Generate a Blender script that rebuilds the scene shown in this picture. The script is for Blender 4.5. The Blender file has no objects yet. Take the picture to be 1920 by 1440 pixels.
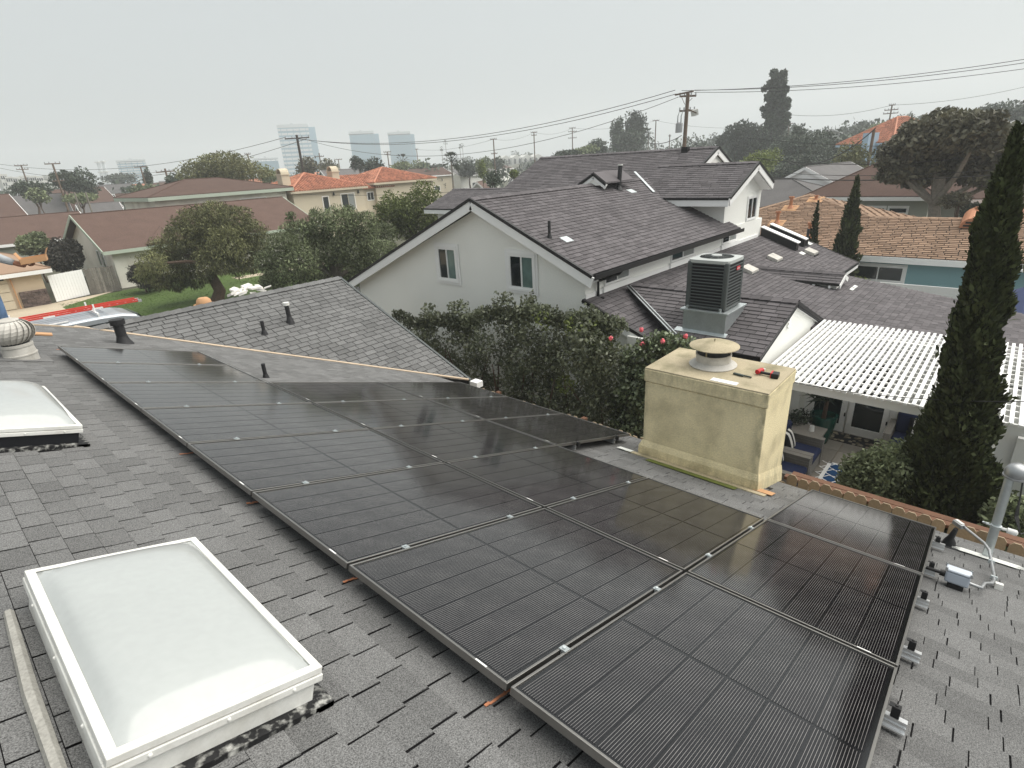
import bpy, math, random
import numpy as np
from mathutils import Vector, Matrix
S = bpy.context.scene
COL = S.collection
# ------------------------------------------------------------------ camera, world, sun, exposure
R = np.array([[0.6640, -0.7458, -0.0537], [-0.3129, -0.2119, -0.9258], [0.6791, 0.6315, -0.3741]])
R[0] /= np.linalg.norm(R[0]); R[1] -= R[0]*(R[1]@R[0]); R[1] /= np.linalg.norm(R[1]); R[2] = np.cross(R[0], R[1])
FPX, CW = 1028.1, np.array([0, 0, 6.45])
cd = bpy.data.cameras.new('camera'); cam = bpy.data.objects.new('camera', cd); COL.objects.link(cam)
cd.sensor_width = 36; cd.lens = FPX/1920*36; cd.clip_start = .05; cd.clip_end = 6000
m = Matrix.Identity(4)
for i in range(3):
    m[i][0] = R[0][i]; m[i][1] = -R[1][i]; m[i][2] = -R[2][i]; m[i][3] = CW[i]
cam.matrix_world = m
S.camera = cam
w = bpy.data.worlds.new('World'); S.world = w; w.use_nodes = True
nt = w.node_tree; nt.nodes.clear()
SUN_DIR = Vector((.42, -.34, .84)).normalized()
SUN_EL = math.asin(SUN_DIR.z)
sky = nt.nodes.new('ShaderNodeTexSky'); sky.sky_type = 'NISHITA'; sky.sun_disc = False
sky.sun_elevation = SUN_EL; sky.sun_rotation = math.atan2(SUN_DIR.x, SUN_DIR.y)
sky.dust_density = 6; sky.air_density = 1.2; sky.ozone_density = 1
hs = nt.nodes.new('ShaderNodeHueSaturation'); hs.inputs['Saturation'].default_value = .22
mx = nt.nodes.new('ShaderNodeMix'); mx.data_type = 'RGBA'; mx.inputs[0].default_value = .72
mx.inputs[7].default_value = (5.7, 6.15, 6.2, 1)          # even overcast layer over the clear sky
bg = nt.nodes.new('ShaderNodeBackground'); bg.inputs[1].default_value = .1
wo = nt.nodes.new('ShaderNodeOutputWorld')
nt.links.new(sky.outputs[0], hs.inputs['Color']); nt.links.new(hs.outputs[0], mx.inputs[6])
nt.links.new(mx.outputs[2], bg.inputs[0]); nt.links.new(bg.outputs[0], wo.inputs[0])
ld = bpy.data.lights.new('sun', 'SUN'); ld.energy = 3.4; ld.angle = math.radians(80); ld.color = (1, .95, .87)
sun = bpy.data.objects.new('sun', ld); COL.objects.link(sun)
sun.rotation_euler = SUN_DIR.to_track_quat('Z', 'Y').to_euler()
S.view_settings.view_transform = 'Standard'; S.view_settings.look = 'None'
S.view_settings.exposure = .34; S.view_settings.gamma = 1; S.view_settings.use_curve_mapping = False
S.cycles.max_bounces = 7; S.cycles.diffuse_bounces = 5; S.cycles.volume_bounces = 3; S.cycles.transparent_max_bounces = 8
S.cycles.use_denoising = True
S.cycles.caustics_reflective = False; S.cycles.caustics_refractive = False
RNG = random.Random(7); NR = np.random.default_rng(7)
# ------------------------------------------------------------------ surveying: sight lines from the tripod to real points
def ray(px, py): return R.T @ np.array([(px-960)/FPX, (py-720)/FPX, 1.])
def AX(px, py, X): d = ray(px, py); return CW+d*((X-CW[0])/d[0])
def AY(px, py, Y): d = ray(px, py); return CW+d*((Y-CW[1])/d[1])
def AZ(px, py, Z): d = ray(px, py); return CW+d*((Z-CW[2])/d[2])
def AD(px, py, D): d = ray(px, py); return CW+d*D/math.hypot(d[0], d[1])
def SZ(P, npx): return npx*float(R[2] @ (np.array(P)-CW))/FPX
def sm(a, b, x):
    t = min(1, max(0, (x-a)/(b-a))); return t*t*(3-2*t)
def ground(x, y):
    return -.75*sm(13, 24, x)*sm(40, 20, y*.6) + 7*sm(70, 200, x*.93-y*.42) - 0*y
# ------------------------------------------------------------------ materials
def M(name, col, rough=.85, var=.12, vs=2.0, fine=0, fs=60, bump=0, bs=60, metal=0, tone=0, spec=.35, coat=0, stain=None, stain_s=1.5, stain_a=.5, trans=0, wave=None):
    mt = bpy.data.materials.new(name); mt.use_nodes = True
    t = mt.node_tree; n = t.nodes; L = t.links
    b = n['Principled BSDF']; b.inputs['Roughness'].default_value = rough; b.inputs['Metallic'].default_value = metal
    b.inputs['Specular IOR Level'].default_value = spec
    if coat: b.inputs['Coat Weight'].default_value = coat; b.inputs['Coat Roughness'].default_value = .1
    g = n.new('ShaderNodeNewGeometry')
    def noise(scale, det=3):
        k = n.new('ShaderNodeTexNoise'); k.inputs['Scale'].default_value = scale; k.inputs['Detail'].default_value = det
        L.new(g.outputs['Position'], k.inputs['Vector']); return k.outputs['Fac']
    def math_(op, a, bb, c=None):
        k = n.new('ShaderNodeMath'); k.operation = op
        for i, v in enumerate((a, bb, c)):
            if v is None: continue
            if isinstance(v, (int, float)): k.inputs[i].default_value = v
            else: L.new(v, k.inputs[i])
        return k.outputs[0]
    f = math_('MULTIPLY_ADD', noise(vs), 2*var*1.6, 1-var*1.6)
    if fine: f = math_('MULTIPLY', f, math_('MULTIPLY_ADD', noise(fs, 2), 2*fine*1.8, 1-fine*1.8))
    if tone:
        a = n.new('ShaderNodeAttribute'); a.attribute_name = 'tone'
        o = n.new('ShaderNodeObjectInfo')
        r = math_('FRACT', math_('ADD', a.outputs['Fac'], o.outputs['Random']), None)
        f = math_('MULTIPLY', f, math_('MULTIPLY_ADD', r, 2*tone, 1-tone))
    src = None
    if stain:
        mixn = n.new('ShaderNodeMix'); mixn.data_type = 'RGBA'
        mixn.inputs[6].default_value = (*col, 1); mixn.inputs[7].default_value = (*stain, 1)
        rr = n.new('ShaderNodeMapRange'); rr.inputs[1].default_value = .48; rr.inputs[2].default_value = .72; rr.inputs[4].default_value = stain_a
        L.new(noise(stain_s, 6), rr.inputs[0]); L.new(rr.outputs[0], mixn.inputs[0]); src = mixn.outputs[2]
    v = n.new('ShaderNodeVectorMath'); v.operation = 'SCALE'
    if src: L.new(src, v.inputs[0])
    else: v.inputs[0].default_value = col
    L.new(f, v.inputs['Scale']); L.new(v.outputs[0], b.inputs['Base Color'])
    if bump:
        k = n.new('ShaderNodeBump'); k.inputs['Strength'].default_value = bump; k.inputs['Distance'].default_value = .01
        L.new(noise(bs, 4), k.inputs['Height']); L.new(k.outputs[0], b.inputs['Normal'])
    if wave:   # faint courses on a roof seen from far away: period in metres along the local v axis (uv attribute)
        pass
    if trans:
        tr = n.new('ShaderNodeBsdfTranslucent'); L.new(v.outputs[0], tr.inputs[0])
        ms = n.new('ShaderNodeMixShader'); ms.inputs[0].default_value = trans
        L.new(b.outputs[0], ms.inputs[1]); L.new(tr.outputs[0], ms.inputs[2])
        L.new(ms.outputs[0], n['Material Output'].inputs[0])
    return mt
MT = {}
MT['shingle'] = M('grey_shingle', (.165, .165, .164), .95, .12, 1.3, .75, 190, .7, 240, tone=.15, spec=.2)
MT['deck'] = M('tar_deck', (.018, .018, .02), .95, .1)
MT['shingle2'] = M('dark_shingle', (.118, .109, .114), .93, .07, 1.2, .22, 120, .4, 160, tone=.2, spec=.2)
MT['shingle_tan'] = M('tan_shingle', (.30, .205, .145), .95, .08, 1, .15, 40, .3, 50, tone=.22, spec=.2)
MT['shingle_brown'] = M('brown_shingle', (.105, .068, .056), .95, .12, 1.2, .2, 14, .6, 12, tone=.18, spec=.2)
MT['shingle_far'] = M('grey_far_shingle', (.13, .125, .125), .95, .12, 1.2, .2, 14, .5, 12, tone=.15, spec=.2)
MT['terracotta'] = M('terracotta', (.40, .175, .11), .8, .14, .8, .2, 5, .4, 9, tone=.3)
MT['stucco'] = M('white_stucco', (.87, .87, .83), .95, .06, .5, .06, 40, .5, 45)
MT['stucco_b'] = M('weathered_white_stucco', (.74, .72, .64), .95, .08, .5, .05, 30, .4, 30, stain=(.35, .3, .24), stain_s=.7, stain_a=.45)
MT['stucco_cream'] = M('cream_stucco', (.58, .51, .39), .95, .1, .4, .06, 20, .3, 30)
MT['stucco_tan'] = M('tan_stucco', (.58, .47, .34), .95, .06, .6, .04, 30, .3, 30)
MT['stucco_teal'] = M('turquoise_stucco', (.24, .40, .43), .95, .06, .5, .06, 30, .4, 40)
MT['stucco_blue'] = M('pale_blue_stucco', (.42, .55, .68), .95, .06, .4)
MT['stucco_green'] = M('sage_stucco', (.36, .38, .33), .95, .06, .4)
MT['stucco_yel'] = M('yellow_stucco', (.84, .73, .47), .95, .09, 1.6, .10, 55, .8, 60, stain=(.36, .30, .17), stain_s=2.6, stain_a=.5)
MT['mortar'] = M('weathered_mortar', (.42, .36, .25), .95, .16, 2.5, .12, 60, .6, 60, stain=(.17, .16, .09), stain_s=3.5, stain_a=.75)
MT['trim'] = M('white_paint', (.86, .86, .85), .55, .04, 1)
MT['trim_sage'] = M('sage_trim', (.42, .48, .40), .7, .06, 1)
MT['black'] = M('black_metal', (.012, .012, .013), .45, .1, 4)
MT['rubber'] = M('black_pipe', (.022, .022, .024), .55, .25, 12, .15, 60)
MT['alu'] = M('white_aluminium', (.74, .74, .71), .42, .07, 5, .05, 80, stain=(.5, .48, .42), stain_s=9, stain_a=.4)
MT['galv'] = M('galvanised_steel', (.52, .56, .57), .42, .12, 5, .06, 30, metal=.75)
MT['pipe'] = M('grey_conduit', (.36, .37, .38), .4, .14, 14, metal=.7)
MT['rail'] = M('bright_aluminium', (.78, .79, .8), .35, .05, 5, metal=.8)
MT['frame'] = M('dark_anodised_frame', (.30, .29, .275), .36, .05, 4, metal=.95)
MT['frame_top'] = MT['frame']
MT['glass'] = M('window_glass', (.015, .022, .024), .06, .1, .7, spec=.6)
MT['glass_g'] = M('green_window_glass', (.13, .20, .185), .12, .3, 4, spec=.6)
MT['blind'] = M('window_blind', (.25, .27, .26), .3, .1, 2, spec=.6)
MT['acgrey'] = M('grey_enamel', (.075, .085, .085), .45, .06, 3)
MT['actop'] = M('light_grey_enamel', (.42, .44, .43), .5, .05, 3)
MT['acdark'] = M('dark_coil', (.008, .009, .012), .6, .1, 4)
MT['turb'] = M('weathered_grey_metal', (.52, .50, .46), .5, .14, 4, .08, 60, stain=(.3, .28, .24), stain_s=6, stain_a=.5)
MT['leaf_hedge'] = M('hedge_leaf', (.125, .14, .085), .40, .2, 1, tone=.75, spec=.5, trans=.15)
MT['leaf_cam'] = M('camellia_leaf', (.11, .135, .075), .38, .2, 1, tone=.7, spec=.55, trans=.12)
MT['leaf_y'] = M('yellow_green_leaf', (.135, .165, .045), .55, .2, 1, tone=.6, spec=.4, trans=.2)
MT['leaf_olive'] = M('olive_leaf', (.16, .165, .075), .6, .25, .6, tone=.6, spec=.3, trans=.15)
MT['leaf_g'] = M('green_leaf', (.18, .21, .115), .6, .2, .6, tone=.6, spec=.3, trans=.2)
MT['leaf_d'] = M('dark_leaf', (.058, .076, .052), .6, .2, .6, tone=.5, spec=.3, trans=.1)
MT['leaf_cy'] = M('cypress_spray', (.045, .055, .022), .75, .25, 1, tone=.65, spec=.2)
MT['leaf_br'] = M('bronze_leaf', (.125, .120, .078), .5, .25, .6, tone=.7, spec=.4, trans=.1)
MT['leaf_purple'] = M('dusky_leaf', (.045, .042, .035), .6, .25, .6, tone=.5, spec=.3)
MT['bark'] = M('bark', (.11, .075, .055), .95, .25, 8, .2, 30, .8, 20)
MT['bark_g'] = M('grey_bark', (.22, .20, .17), .95, .25, 8, .2, 30, .8, 20)
MT['pink'] = M('pink_petal', (.85, .22, .26), .6, .2, 30, tone=.3, trans=.2)
MT['wood_fence'] = M('tan_fence_board', (.33, .26, .18), .85, .12, 3, .12, 40, .4, 40, tone=.16)
MT['redwood'] = M('redwood_rail', (.15, .075, .045), .8, .2, 5, .15, 40)
MT['grey_wood'] = M('weathered_grey_wood', (.19, .175, .155), .9, .2, 4, .2, 20, tone=.35)
MT['pole'] = M('pole_wood', (.15, .105, .075), .9, .2, 5)
MT['pole_dark'] = M('creosote_pole', (.05, .04, .035), .9, .2, 5)
MT['wire'] = M('cable', (.05, .05, .05), .6, .05)
MT['grass'] = M('lawn_grass', (.065, .105, .022), .9, .25, .35, .3, 25, .5, 60)
MT['dirt'] = M('soil', (.085, .085, .06), .95, .25, .15, .15, 8)
MT['conc'] = M('concrete', (.47, .40, .30), .9, .1, .5, .1, 12, .2, 30)
MT['paver'] = M('stone_paver', (.25, .23, .20), .9, .12, 2, .1, 40, tone=.15)
MT['navy'] = M('navy_fabric', (.014, .022, .065), .9, .1, 6, .1, 200)
MT['blackcloth'] = M('black_fabric', (.01, .01, .014), .9, .1, 6)
MT['whitecloth'] = M('white_fabric', (.72, .70, .66), .9, .05, 6)
MT['wicker'] = M('grey_wicker', (.22, .205, .185), .8, .12, 40, .25, 90, .7, 90)
MT['glaze'] = M('green_glaze', (.008, .06, .045), .15, .15, 3, spec=.6)
MT['rugblue'] = M('blue_rug', (.012, .06, .16), .95, .1, 8, .15, 150)
MT['denim'] = M('blue_denim', (.12, .2, .34), .9, .25, 9, .15, 150, .5, 18)
MT['sweat'] = M('grey_sweatshirt', (.36, .38, .40), .95, .15, 12, .1, 120, .4, 30)
MT['skin'] = M('skin', (.34, .16, .10), .6, .1, 10)
MT['card'] = M('cardboard', (.52, .30, .16), .9, .08, 5)
MT['red'] = M('red_fibreglass', (.62, .055, .04), .5, .12, 5)
MT['chrome'] = M('silver_paint', (.50, .54, .58), .3, .06, 1, metal=.55, coat=.6)
MT['tire'] = M('tyre', (.02, .02, .02), .9)
MT['sticker'] = M('white_sticker', (.8, .8, .78), .6)
MT['orange'] = M('orange_sealant', (.62, .26, .14), .8, .2, 60)
MT['tanmetal'] = M('tan_valley_metal', (.52, .41, .30), .6, .12, 5, .1, 40)
MT['towerglass'] = M('tower_glass', (.20, .36, .46), .12, .1, .03, spec=.6)
MT['towerwhite'] = M('tower_panel', (.62, .66, .68), .7, .05, .05)
MT['umb'] = M('navy_canvas', (.045, .06, .13), .9, .08, 3)
MT['copper'] = M('copper_vent', (.48, .22, .12), .55, .12, 6, metal=.3)
MT['stone'] = M('brown_ledgestone', (.12, .09, .08), .9, .3, 8, .2, 30, tone=.4)
MT['redred'] = M('red_plastic', (.5, .02, .025), .4, .1, 10)
MT['moss'] = M('moss', (.11, .13, .03), .98, .3, 12, .3, 120)
MT['tar'] = M('black_mastic', (.012, .012, .013), .7, .3, 20, .4, 90, stain=(.5, .5, .47), stain_s=28, stain_a=.9)
MT['sealant'] = M('grey_sealant', (.36, .35, .32), .9, .15, 14, .2, 90, .4, 60)
MT['whitepaint'] = M('white_mastic', (.72, .73, .70), .8, .12, 12, .2, 60)
MT['asphalt'] = M('asphalt', (.055, .055, .057), .95, .1, .5, .1, 20)
MT['haze_house'] = M('pale_far_stucco', (.6, .6, .57), .95, .1, .1)
def panel_mat(nm, base, pitch, line, lw):
    mt = bpy.data.materials.new(nm); mt.use_nodes = True
    t = mt.node_tree; n = t.nodes; L = t.links; b = n['Principled BSDF']
    b.inputs['Roughness'].default_value = .7; b.inputs['Specular IOR Level'].default_value = 0.0
    b.inputs['Coat Weight'].default_value = 1; b.inputs['Coat Roughness'].default_value = .135; b.inputs['Coat IOR'].default_value = 1.55
    g = n.new('ShaderNodeTexCoord'); s = n.new('ShaderNodeSeparateXYZ'); L.new(g.outputs['Object'], s.inputs[0])
    k = n.new('ShaderNodeMath'); k.operation = 'WRAP'; L.new(s.outputs['Y'], k.inputs[0]); k.inputs[1].default_value = pitch; k.inputs[2].default_value = 0
    c = n.new('ShaderNodeMath'); c.operation = 'LESS_THAN'; L.new(k.outputs[0], c.inputs[0]); c.inputs[1].default_value = lw
    nz = n.new('ShaderNodeTexNoise'); nz.inputs['Scale'].default_value = 5; L.new(g.outputs['Object'], nz.inputs['Vector'])
    mm = n.new('ShaderNodeMath'); mm.operation = 'MULTIPLY'; L.new(c.outputs[0], mm.inputs[0]); L.new(nz.outputs[0], mm.inputs[1])
    x = n.new('ShaderNodeMix'); x.data_type = 'RGBA'; x.inputs[6].default_value = (*base, 1); x.inputs[7].default_value = (*line, 1)
    L.new(mm.outputs[0], x.inputs[0]); L.new(x.outputs[2], b.inputs['Base Color'])
    nz2 = n.new('ShaderNodeTexNoise'); nz2.inputs['Scale'].default_value = 2.2; nz2.inputs['Detail'].default_value = 5
    gg = n.new('ShaderNodeNewGeometry'); L.new(gg.outputs['Position'], nz2.inputs['Vector'])
    mr = n.new('ShaderNodeMapRange'); mr.inputs[3].default_value = .075; mr.inputs[4].default_value = .135
    L.new(nz2.outputs[0], mr.inputs[0]); L.new(mr.outputs[0], b.inputs['Coat Roughness'])
    return mt
MT['cell'] = panel_mat('solar_cell', (.005, .0045, .006), .0114, (.42, .40, .385), .0014)
MT['back'] = panel_mat('panel_backsheet', (.007, .007, .008), 9, (.01, .01, .01), 0)
def grime(mt, boxes, col=(.20, .18, .105)):
    # mould: dark streaks within soft boxes (x0,x1,y0,y1,z0,z1, strength), broken up by noise stretched down the wall
    t = mt.node_tree; n = t.nodes; L = t.links; b = n['Principled BSDF']; src = b.inputs['Base Color'].links[0].from_socket
    g = n.new('ShaderNodeNewGeometry'); s = n.new('ShaderNodeSeparateXYZ'); L.new(g.outputs['Position'], s.inputs[0])
    mp = n.new('ShaderNodeMapping'); mp.inputs['Scale'].default_value = (11, 11, 4.5); L.new(g.outputs['Position'], mp.inputs[0])
    nz = n.new('ShaderNodeTexNoise'); nz.inputs['Scale'].default_value = 1; nz.inputs['Detail'].default_value = 8; nz.inputs['Roughness'].default_value = .7; L.new(mp.outputs[0], nz.inputs['Vector'])
    nr = n.new('ShaderNodeMapRange'); nr.inputs[1].default_value = .36; nr.inputs[2].default_value = .72; L.new(nz.outputs[0], nr.inputs[0])
    def mth(op, a, c):
        k = n.new('ShaderNodeMath'); k.operation = op
        for i, v in enumerate((a, c)):
            if isinstance(v, (int, float)): k.inputs[i].default_value = v
            else: L.new(v, k.inputs[i])
        return k.outputs[0]
    tot = 0.
    for (ax, c0, c1, st, *gate) in boxes:      # fades from full at c0 to nothing at c1 along one axis
        r = n.new('ShaderNodeMapRange'); r.interpolation_type = 'SMOOTHSTEP'; r.inputs[1].default_value = c0; r.inputs[2].default_value = c1; r.inputs[3].default_value = st; r.inputs[4].default_value = 0
        L.new(s.outputs[ax], r.inputs[0]); q = r.outputs[0]
        if gate: q = mth('MULTIPLY', q, mth('LESS_THAN', s.outputs['X'], gate[0]))
        tot = mth('MAXIMUM', tot, q)
    f = mth('MULTIPLY', tot, nr.outputs[0])
    mx_ = n.new('ShaderNodeMix'); mx_.data_type = 'RGBA'; L.new(f, mx_.inputs[0]); L.new(src, mx_.inputs[6]); mx_.inputs[7].default_value = (*col, 1); L.new(mx_.outputs[2], b.inputs['Base Color'])
grime(MT['stucco_yel'], (('Z', 4.06, 3.70, .55, 5.66), ('Z', 4.06, 3.93, .55), ('Y', 1.60, 1.76, .95, 5.66), ('Y', 3.035, 2.93, .6, 5.66), ('Z', 2.88, 3.12, .55)))
MT['dome'] = M('translucent_acrylic', (.41, .43, .425), .22, .05, 2, .03, 30, spec=.5, coat=.4)
# ------------------------------------------------------------------ mesh builder
class MB:
    def __init__(s): s.v = []; s.f = []; s.t = []
    def poly(s, pts, tone=0):
        i = len(s.v); s.v += [tuple(map(float, p)) for p in pts]; s.f.append(tuple(range(i, i+len(pts)))); s.t.append(tone)
    def frame(s, o, a, b, c, tone=0):          # parallelepiped with corner o and edge vectors
        o, a, b, c = (np.array(q, float) for q in (o, a, b, c))
        if np.dot(np.cross(a, b), c) < 0: a, b = b, a
        i = len(s.v)
        s.v += [tuple(o+x*a+y*b+z*c) for z in (0, 1) for y in (0, 1) for x in (0, 1)]
        for q in ((0, 2, 3, 1), (4, 5, 7, 6), (0, 1, 5, 4), (1, 3, 7, 5), (3, 2, 6, 7), (2, 0, 4, 6)):
            s.f.append(tuple(i+k for k in q)); s.t.append(tone)
    def box(s, x0, x1, y0, y1, z0, z1, tone=0): s.frame((x0, y0, z0), (x1-x0, 0, 0), (0, y1-y0, 0), (0, 0, z1-z0), tone)
    def beam(s, p, q, wd, h, up=(0, 0, 1), tone=0):
        p, q, up = (np.array(k, float) for k in (p, q, up)); d = q-p; sd = np.cross(d, up)
        if np.linalg.norm(sd) < 1e-6: sd = np.array([1., 0, 0])
        sd /= np.linalg.norm(sd); u2 = np.cross(sd, d); u2 /= np.linalg.norm(u2)
        s.frame(p-sd*wd/2-u2*h/2, d, sd*wd, u2*h, tone)
    def tube(s, path, r, n=8, cap=True, tone=0):
        path = [np.array(p, float) for p in path]; rs = r if hasattr(r, '__len__') else [r]*len(path)
        i0 = len(s.v); ref = None
        for k, p in enumerate(path):
            d = path[min(k+1, len(path)-1)]-path[max(k-1, 0)]; d /= (np.linalg.norm(d)+1e-9)
            if ref is None: ref = np.cross(d, (0, 0, 1.)) if abs(d[2]) < .9 else np.cross(d, (1., 0, 0))
            a = ref-d*(ref@d); a /= (np.linalg.norm(a)+1e-9); ref = a; b = np.cross(d, a)
            for j in range(n):
                an = 2*math.pi*j/n; s.v.append(tuple(p+rs[k]*(math.cos(an)*a+math.sin(an)*b)))
        for k in range(len(path)-1):
            for j in range(n):
                a = i0+k*n+j; b = i0+k*n+(j+1) % n; s.f.append((a, b, b+n, a+n)); s.t.append(tone)
        if cap:
            s.f.append(tuple(i0+j for j in range(n))[::-1]); s.f.append(tuple(i0+(len(path)-1)*n+j for j in range(n))); s.t += [tone, tone]
    def lathe(s, prof, c=(0, 0, 0), n=24, tone=0):
        i0 = len(s.v); c = np.array(c, float)
        for r, z in prof:
            for j in range(n):
                an = 2*math.pi*j/n; s.v.append((c[0]+r*math.cos(an), c[1]+r*math.sin(an), c[2]+z))
        for k in range(len(prof)-1):
            for j in range(n):
                a = i0+k*n+j; b = i0+k*n+(j+1) % n; s.f.append((a, b, b+n, a+n)); s.t.append(tone)
        for k, fl in ((0, True), (len(prof)-1, False)):
            if prof[k][0] > 1e-4:
                q = tuple(i0+k*n+j for j in range(n)); s.f.append(q[::-1] if fl else q); s.t.append(tone)
    def prism(s, poly, vec, tone=0):           # closed prism from a polygon and an extrusion vector
        poly = [np.array(p, float) for p in poly]; vec = np.array(vec, float); n = len(poly); i = len(s.v)
        s.v += [tuple(p) for p in poly]+[tuple(p+vec) for p in poly]
        s.f.append(tuple(range(i, i+n))[::-1]); s.f.append(tuple(range(i+n, i+2*n))); s.t += [tone, tone]
        for k in range(n):
            a = i+k; b = i+(k+1) % n; s.f.append((a, b, b+n, a+n)); s.t.append(tone)
    def mesh(s, name):
        me = bpy.data.meshes.new(name); me.from_pydata(s.v, [], s.f)
        if any(s.t):
            at = me.attributes.new('tone', 'FLOAT', 'FACE'); at.data.foreach_set('value', np.array(s.t, 'f'))
        return me
    def build(s, name, mat, parent=None, smooth=False, bevel=0, origin=None):
        if origin is not None:
            o = np.array(origin, float); s.v = [tuple(np.array(v)-o) for v in s.v]
        me = s.mesh(name); ob = link(name, me, mat, parent)
        if origin is not None: ob.location = Vector(origin) - (Vector(parent.matrix_world.translation) if False else Vector((0, 0, 0)))
        if smooth:
            me.polygons.foreach_set('use_smooth', [True]*len(me.polygons))
            try: me.set_sharp_from_angle(angle=math.radians(38))
            except Exception: pass
        if bevel:
            md = ob.modifiers.new('soft_edge', 'BEVEL'); md.width = bevel; md.segments = 2; md.limit_method = 'ANGLE'
        return ob
def link(name, me, mat, parent=None):
    ob = bpy.data.objects.new(name, me); COL.objects.link(ob)
    if mat is not None and not me.materials: me.materials.append(MT[mat] if isinstance(mat, str) else mat)
    if parent is not None: ob.parent = parent
    return ob
def tag(o, label=None, cat=None, group=None, kind=None):
    if label: o['label'] = label
    if cat: o['category'] = cat
    if group: o['group'] = group
    if kind: o['kind'] = kind
    return o
# an Empty stands at the world origin of its parts unless a base is given; parts built in world space get matching offsets
def thing(name, label, cat, base=(0, 0, 0), group=None):
    o = bpy.data.objects.new(name, None); COL.objects.link(o); o.location = base; o.empty_display_size = .2
    return tag(o, label, cat, group)
def settle(root):                             # keep world-space parts in place under an Empty that has a base
    inv = Matrix.Translation(root.location).inverted()
    for c in root.children: c.matrix_parent_inverse = inv
    return root
def bx(name, x0, x1, y0, y1, z0, z1, mat, parent=None, bevel=0):
    b = MB(); b.box(x0, x1, y0, y1, z0, z1); return b.build(name, mat, parent, bevel=bevel)
def copy_tree(o, parent=None):
    c = o.copy(); COL.objects.link(c)
    if parent is not None: c.parent = parent
    for ch in o.children: copy_tree(ch, c)
    return c
# ------------------------------------------------------------------ foliage
def leaf_mesh(name, C, A, B, tone):           # rhombic leaves, slightly folded: C centres, A half length vectors, B half width vectors
    n = len(C); V = np.empty((n, 4, 3), 'f'); V[:, 0] = C-A; V[:, 1] = C-B*1.0+A*.1; V[:, 2] = C+A; V[:, 3] = C+B+A*.1
    me = bpy.data.meshes.new(name); me.vertices.add(4*n); me.vertices.foreach_set('co', V.ravel())
    me.loops.add(4*n); me.loops.foreach_set('vertex_index', np.arange(4*n, dtype='i'))
    me.polygons.add(n); me.polygons.foreach_set('loop_start', np.arange(0, 4*n, 4, dtype='i'))
    try: me.polygons.foreach_set('loop_total', np.full(n, 4, 'i'))
    except Exception: pass
    me.update(calc_edges=True)
    at = me.attributes.new('tone', 'FLOAT', 'FACE'); at.data.foreach_set('value', np.asarray(tone, 'f'))
    return me
def unit(n, rng):
    v = rng.normal(size=(n, 3)); return v/np.linalg.norm(v, axis=1, keepdims=True)
def foliage(name, blobs, n, leaf, mat, parent=None, seed=1, droop=0., aspect=.5, shell=.55, up=0.):
    rng = np.random.default_rng(seed); bl = np.array(blobs, float)
    wt = (bl[:, 3]*bl[:, 4]*bl[:, 5])**(2/3); idx = rng.choice(len(bl), n, p=wt/wt.sum())
    d = unit(n, rng); ph = rng.uniform(0, 6.28, (len(bl), 3)); fr = rng.uniform(2, 4.5, (len(bl), 3))
    lump = 1+.16*np.sin(d[:, 0]*fr[idx, 0]+ph[idx, 0])*np.sin(d[:, 1]*fr[idx, 1]+ph[idx, 1])+.1*np.sin(d[:, 2]*7+ph[idx, 2])
    r = (shell+(1-shell)*rng.random(n)**.6)*lump
    stray = rng.random(n) < .05; r[stray] *= 1.13
    C = bl[idx, :3]+d*r[:, None]*bl[idx, 3:6]
    ax = unit(n, rng)+d*.6; ax[:, 2] += up-droop; ax /= np.linalg.norm(ax, axis=1, keepdims=True)
    sd = np.cross(ax, unit(n, rng)); sd /= np.linalg.norm(sd, axis=1, keepdims=True)+1e-9
    ln = leaf*(.65+.7*rng.random(n))[:, None]
    tone = np.clip(.5*rng.random(n)+.35*(rng.random(len(bl))[idx])+.15*(d[:, 2]*.5+.5)*0, .01, .98)
    return link(name, leaf_mesh(name, C, ax*ln*.5, sd*ln*.5*aspect, tone), mat, parent)
def sub_blobs(c, r, k, seed, core=.62, size=.46):
    rng = np.random.default_rng(seed); out = []
    for i in range(k):
        d = unit(1, rng)[0]; q = rng.random()**.4*core
        s = size*(.7+.6*rng.random())
        out.append((c[0]+d[0]*q*r[0], c[1]+d[1]*q*r[1], c[2]+d[2]*q*r[2], r[0]*s, r[1]*s, r[2]*s))
    return out
def trunk_mb(base, top, r0, r1, limbs=(), seed=0, wob=.04):
    rng = np.random.default_rng(seed); b = MB(); base = np.array(base, float); top = np.array(top, float); L = np.linalg.norm(top-base)
    P = [base+(top-base)*t+(rng.normal(size=3)*wob*L*math.sin(t*3.1) if 0 < t < 1 else 0) for t in np.linspace(0, 1, 6)]
    b.tube(P, list(np.linspace(r0*1.15, r1, 6)), 9)
    for q in limbs:
        q = np.array(q, float); s = top*.75+base*.25 if len(limbs) > 1 else top
        mid = (s+q)/2+rng.normal(size=3)*.05*np.linalg.norm(q-s)
        b.tube([s, mid, q], [r1*.75, r1*.5, r1*.2], 6)
    return b
def tree(name, label, cat, base, crown_c, crown_r, n, leaf, mat, bark='bark', tr=.12, k=14, seed=1, group=None, droop=0., aspect=.5, shell=.5, size=.46, core=.62, up=0., extra=()):
    t = thing(name, label, cat, tuple(base), group)
    bl = sub_blobs(crown_c, crown_r, k, seed, core, size)+list(extra)
    rng = random.Random(seed)
    top = (crown_c[0], crown_c[1], crown_c[2]-crown_r[2]*.25)
    limbs = [bl[rng.randrange(len(bl))][:3] for _ in range(5)]
    trunk_mb(base, top, tr, tr*.5, limbs, seed).build('trunk', bark, t, smooth=True)
    foliage('crown', bl, n, leaf, mat, t, seed, droop, aspect, shell, up)
    return settle(t)
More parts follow.
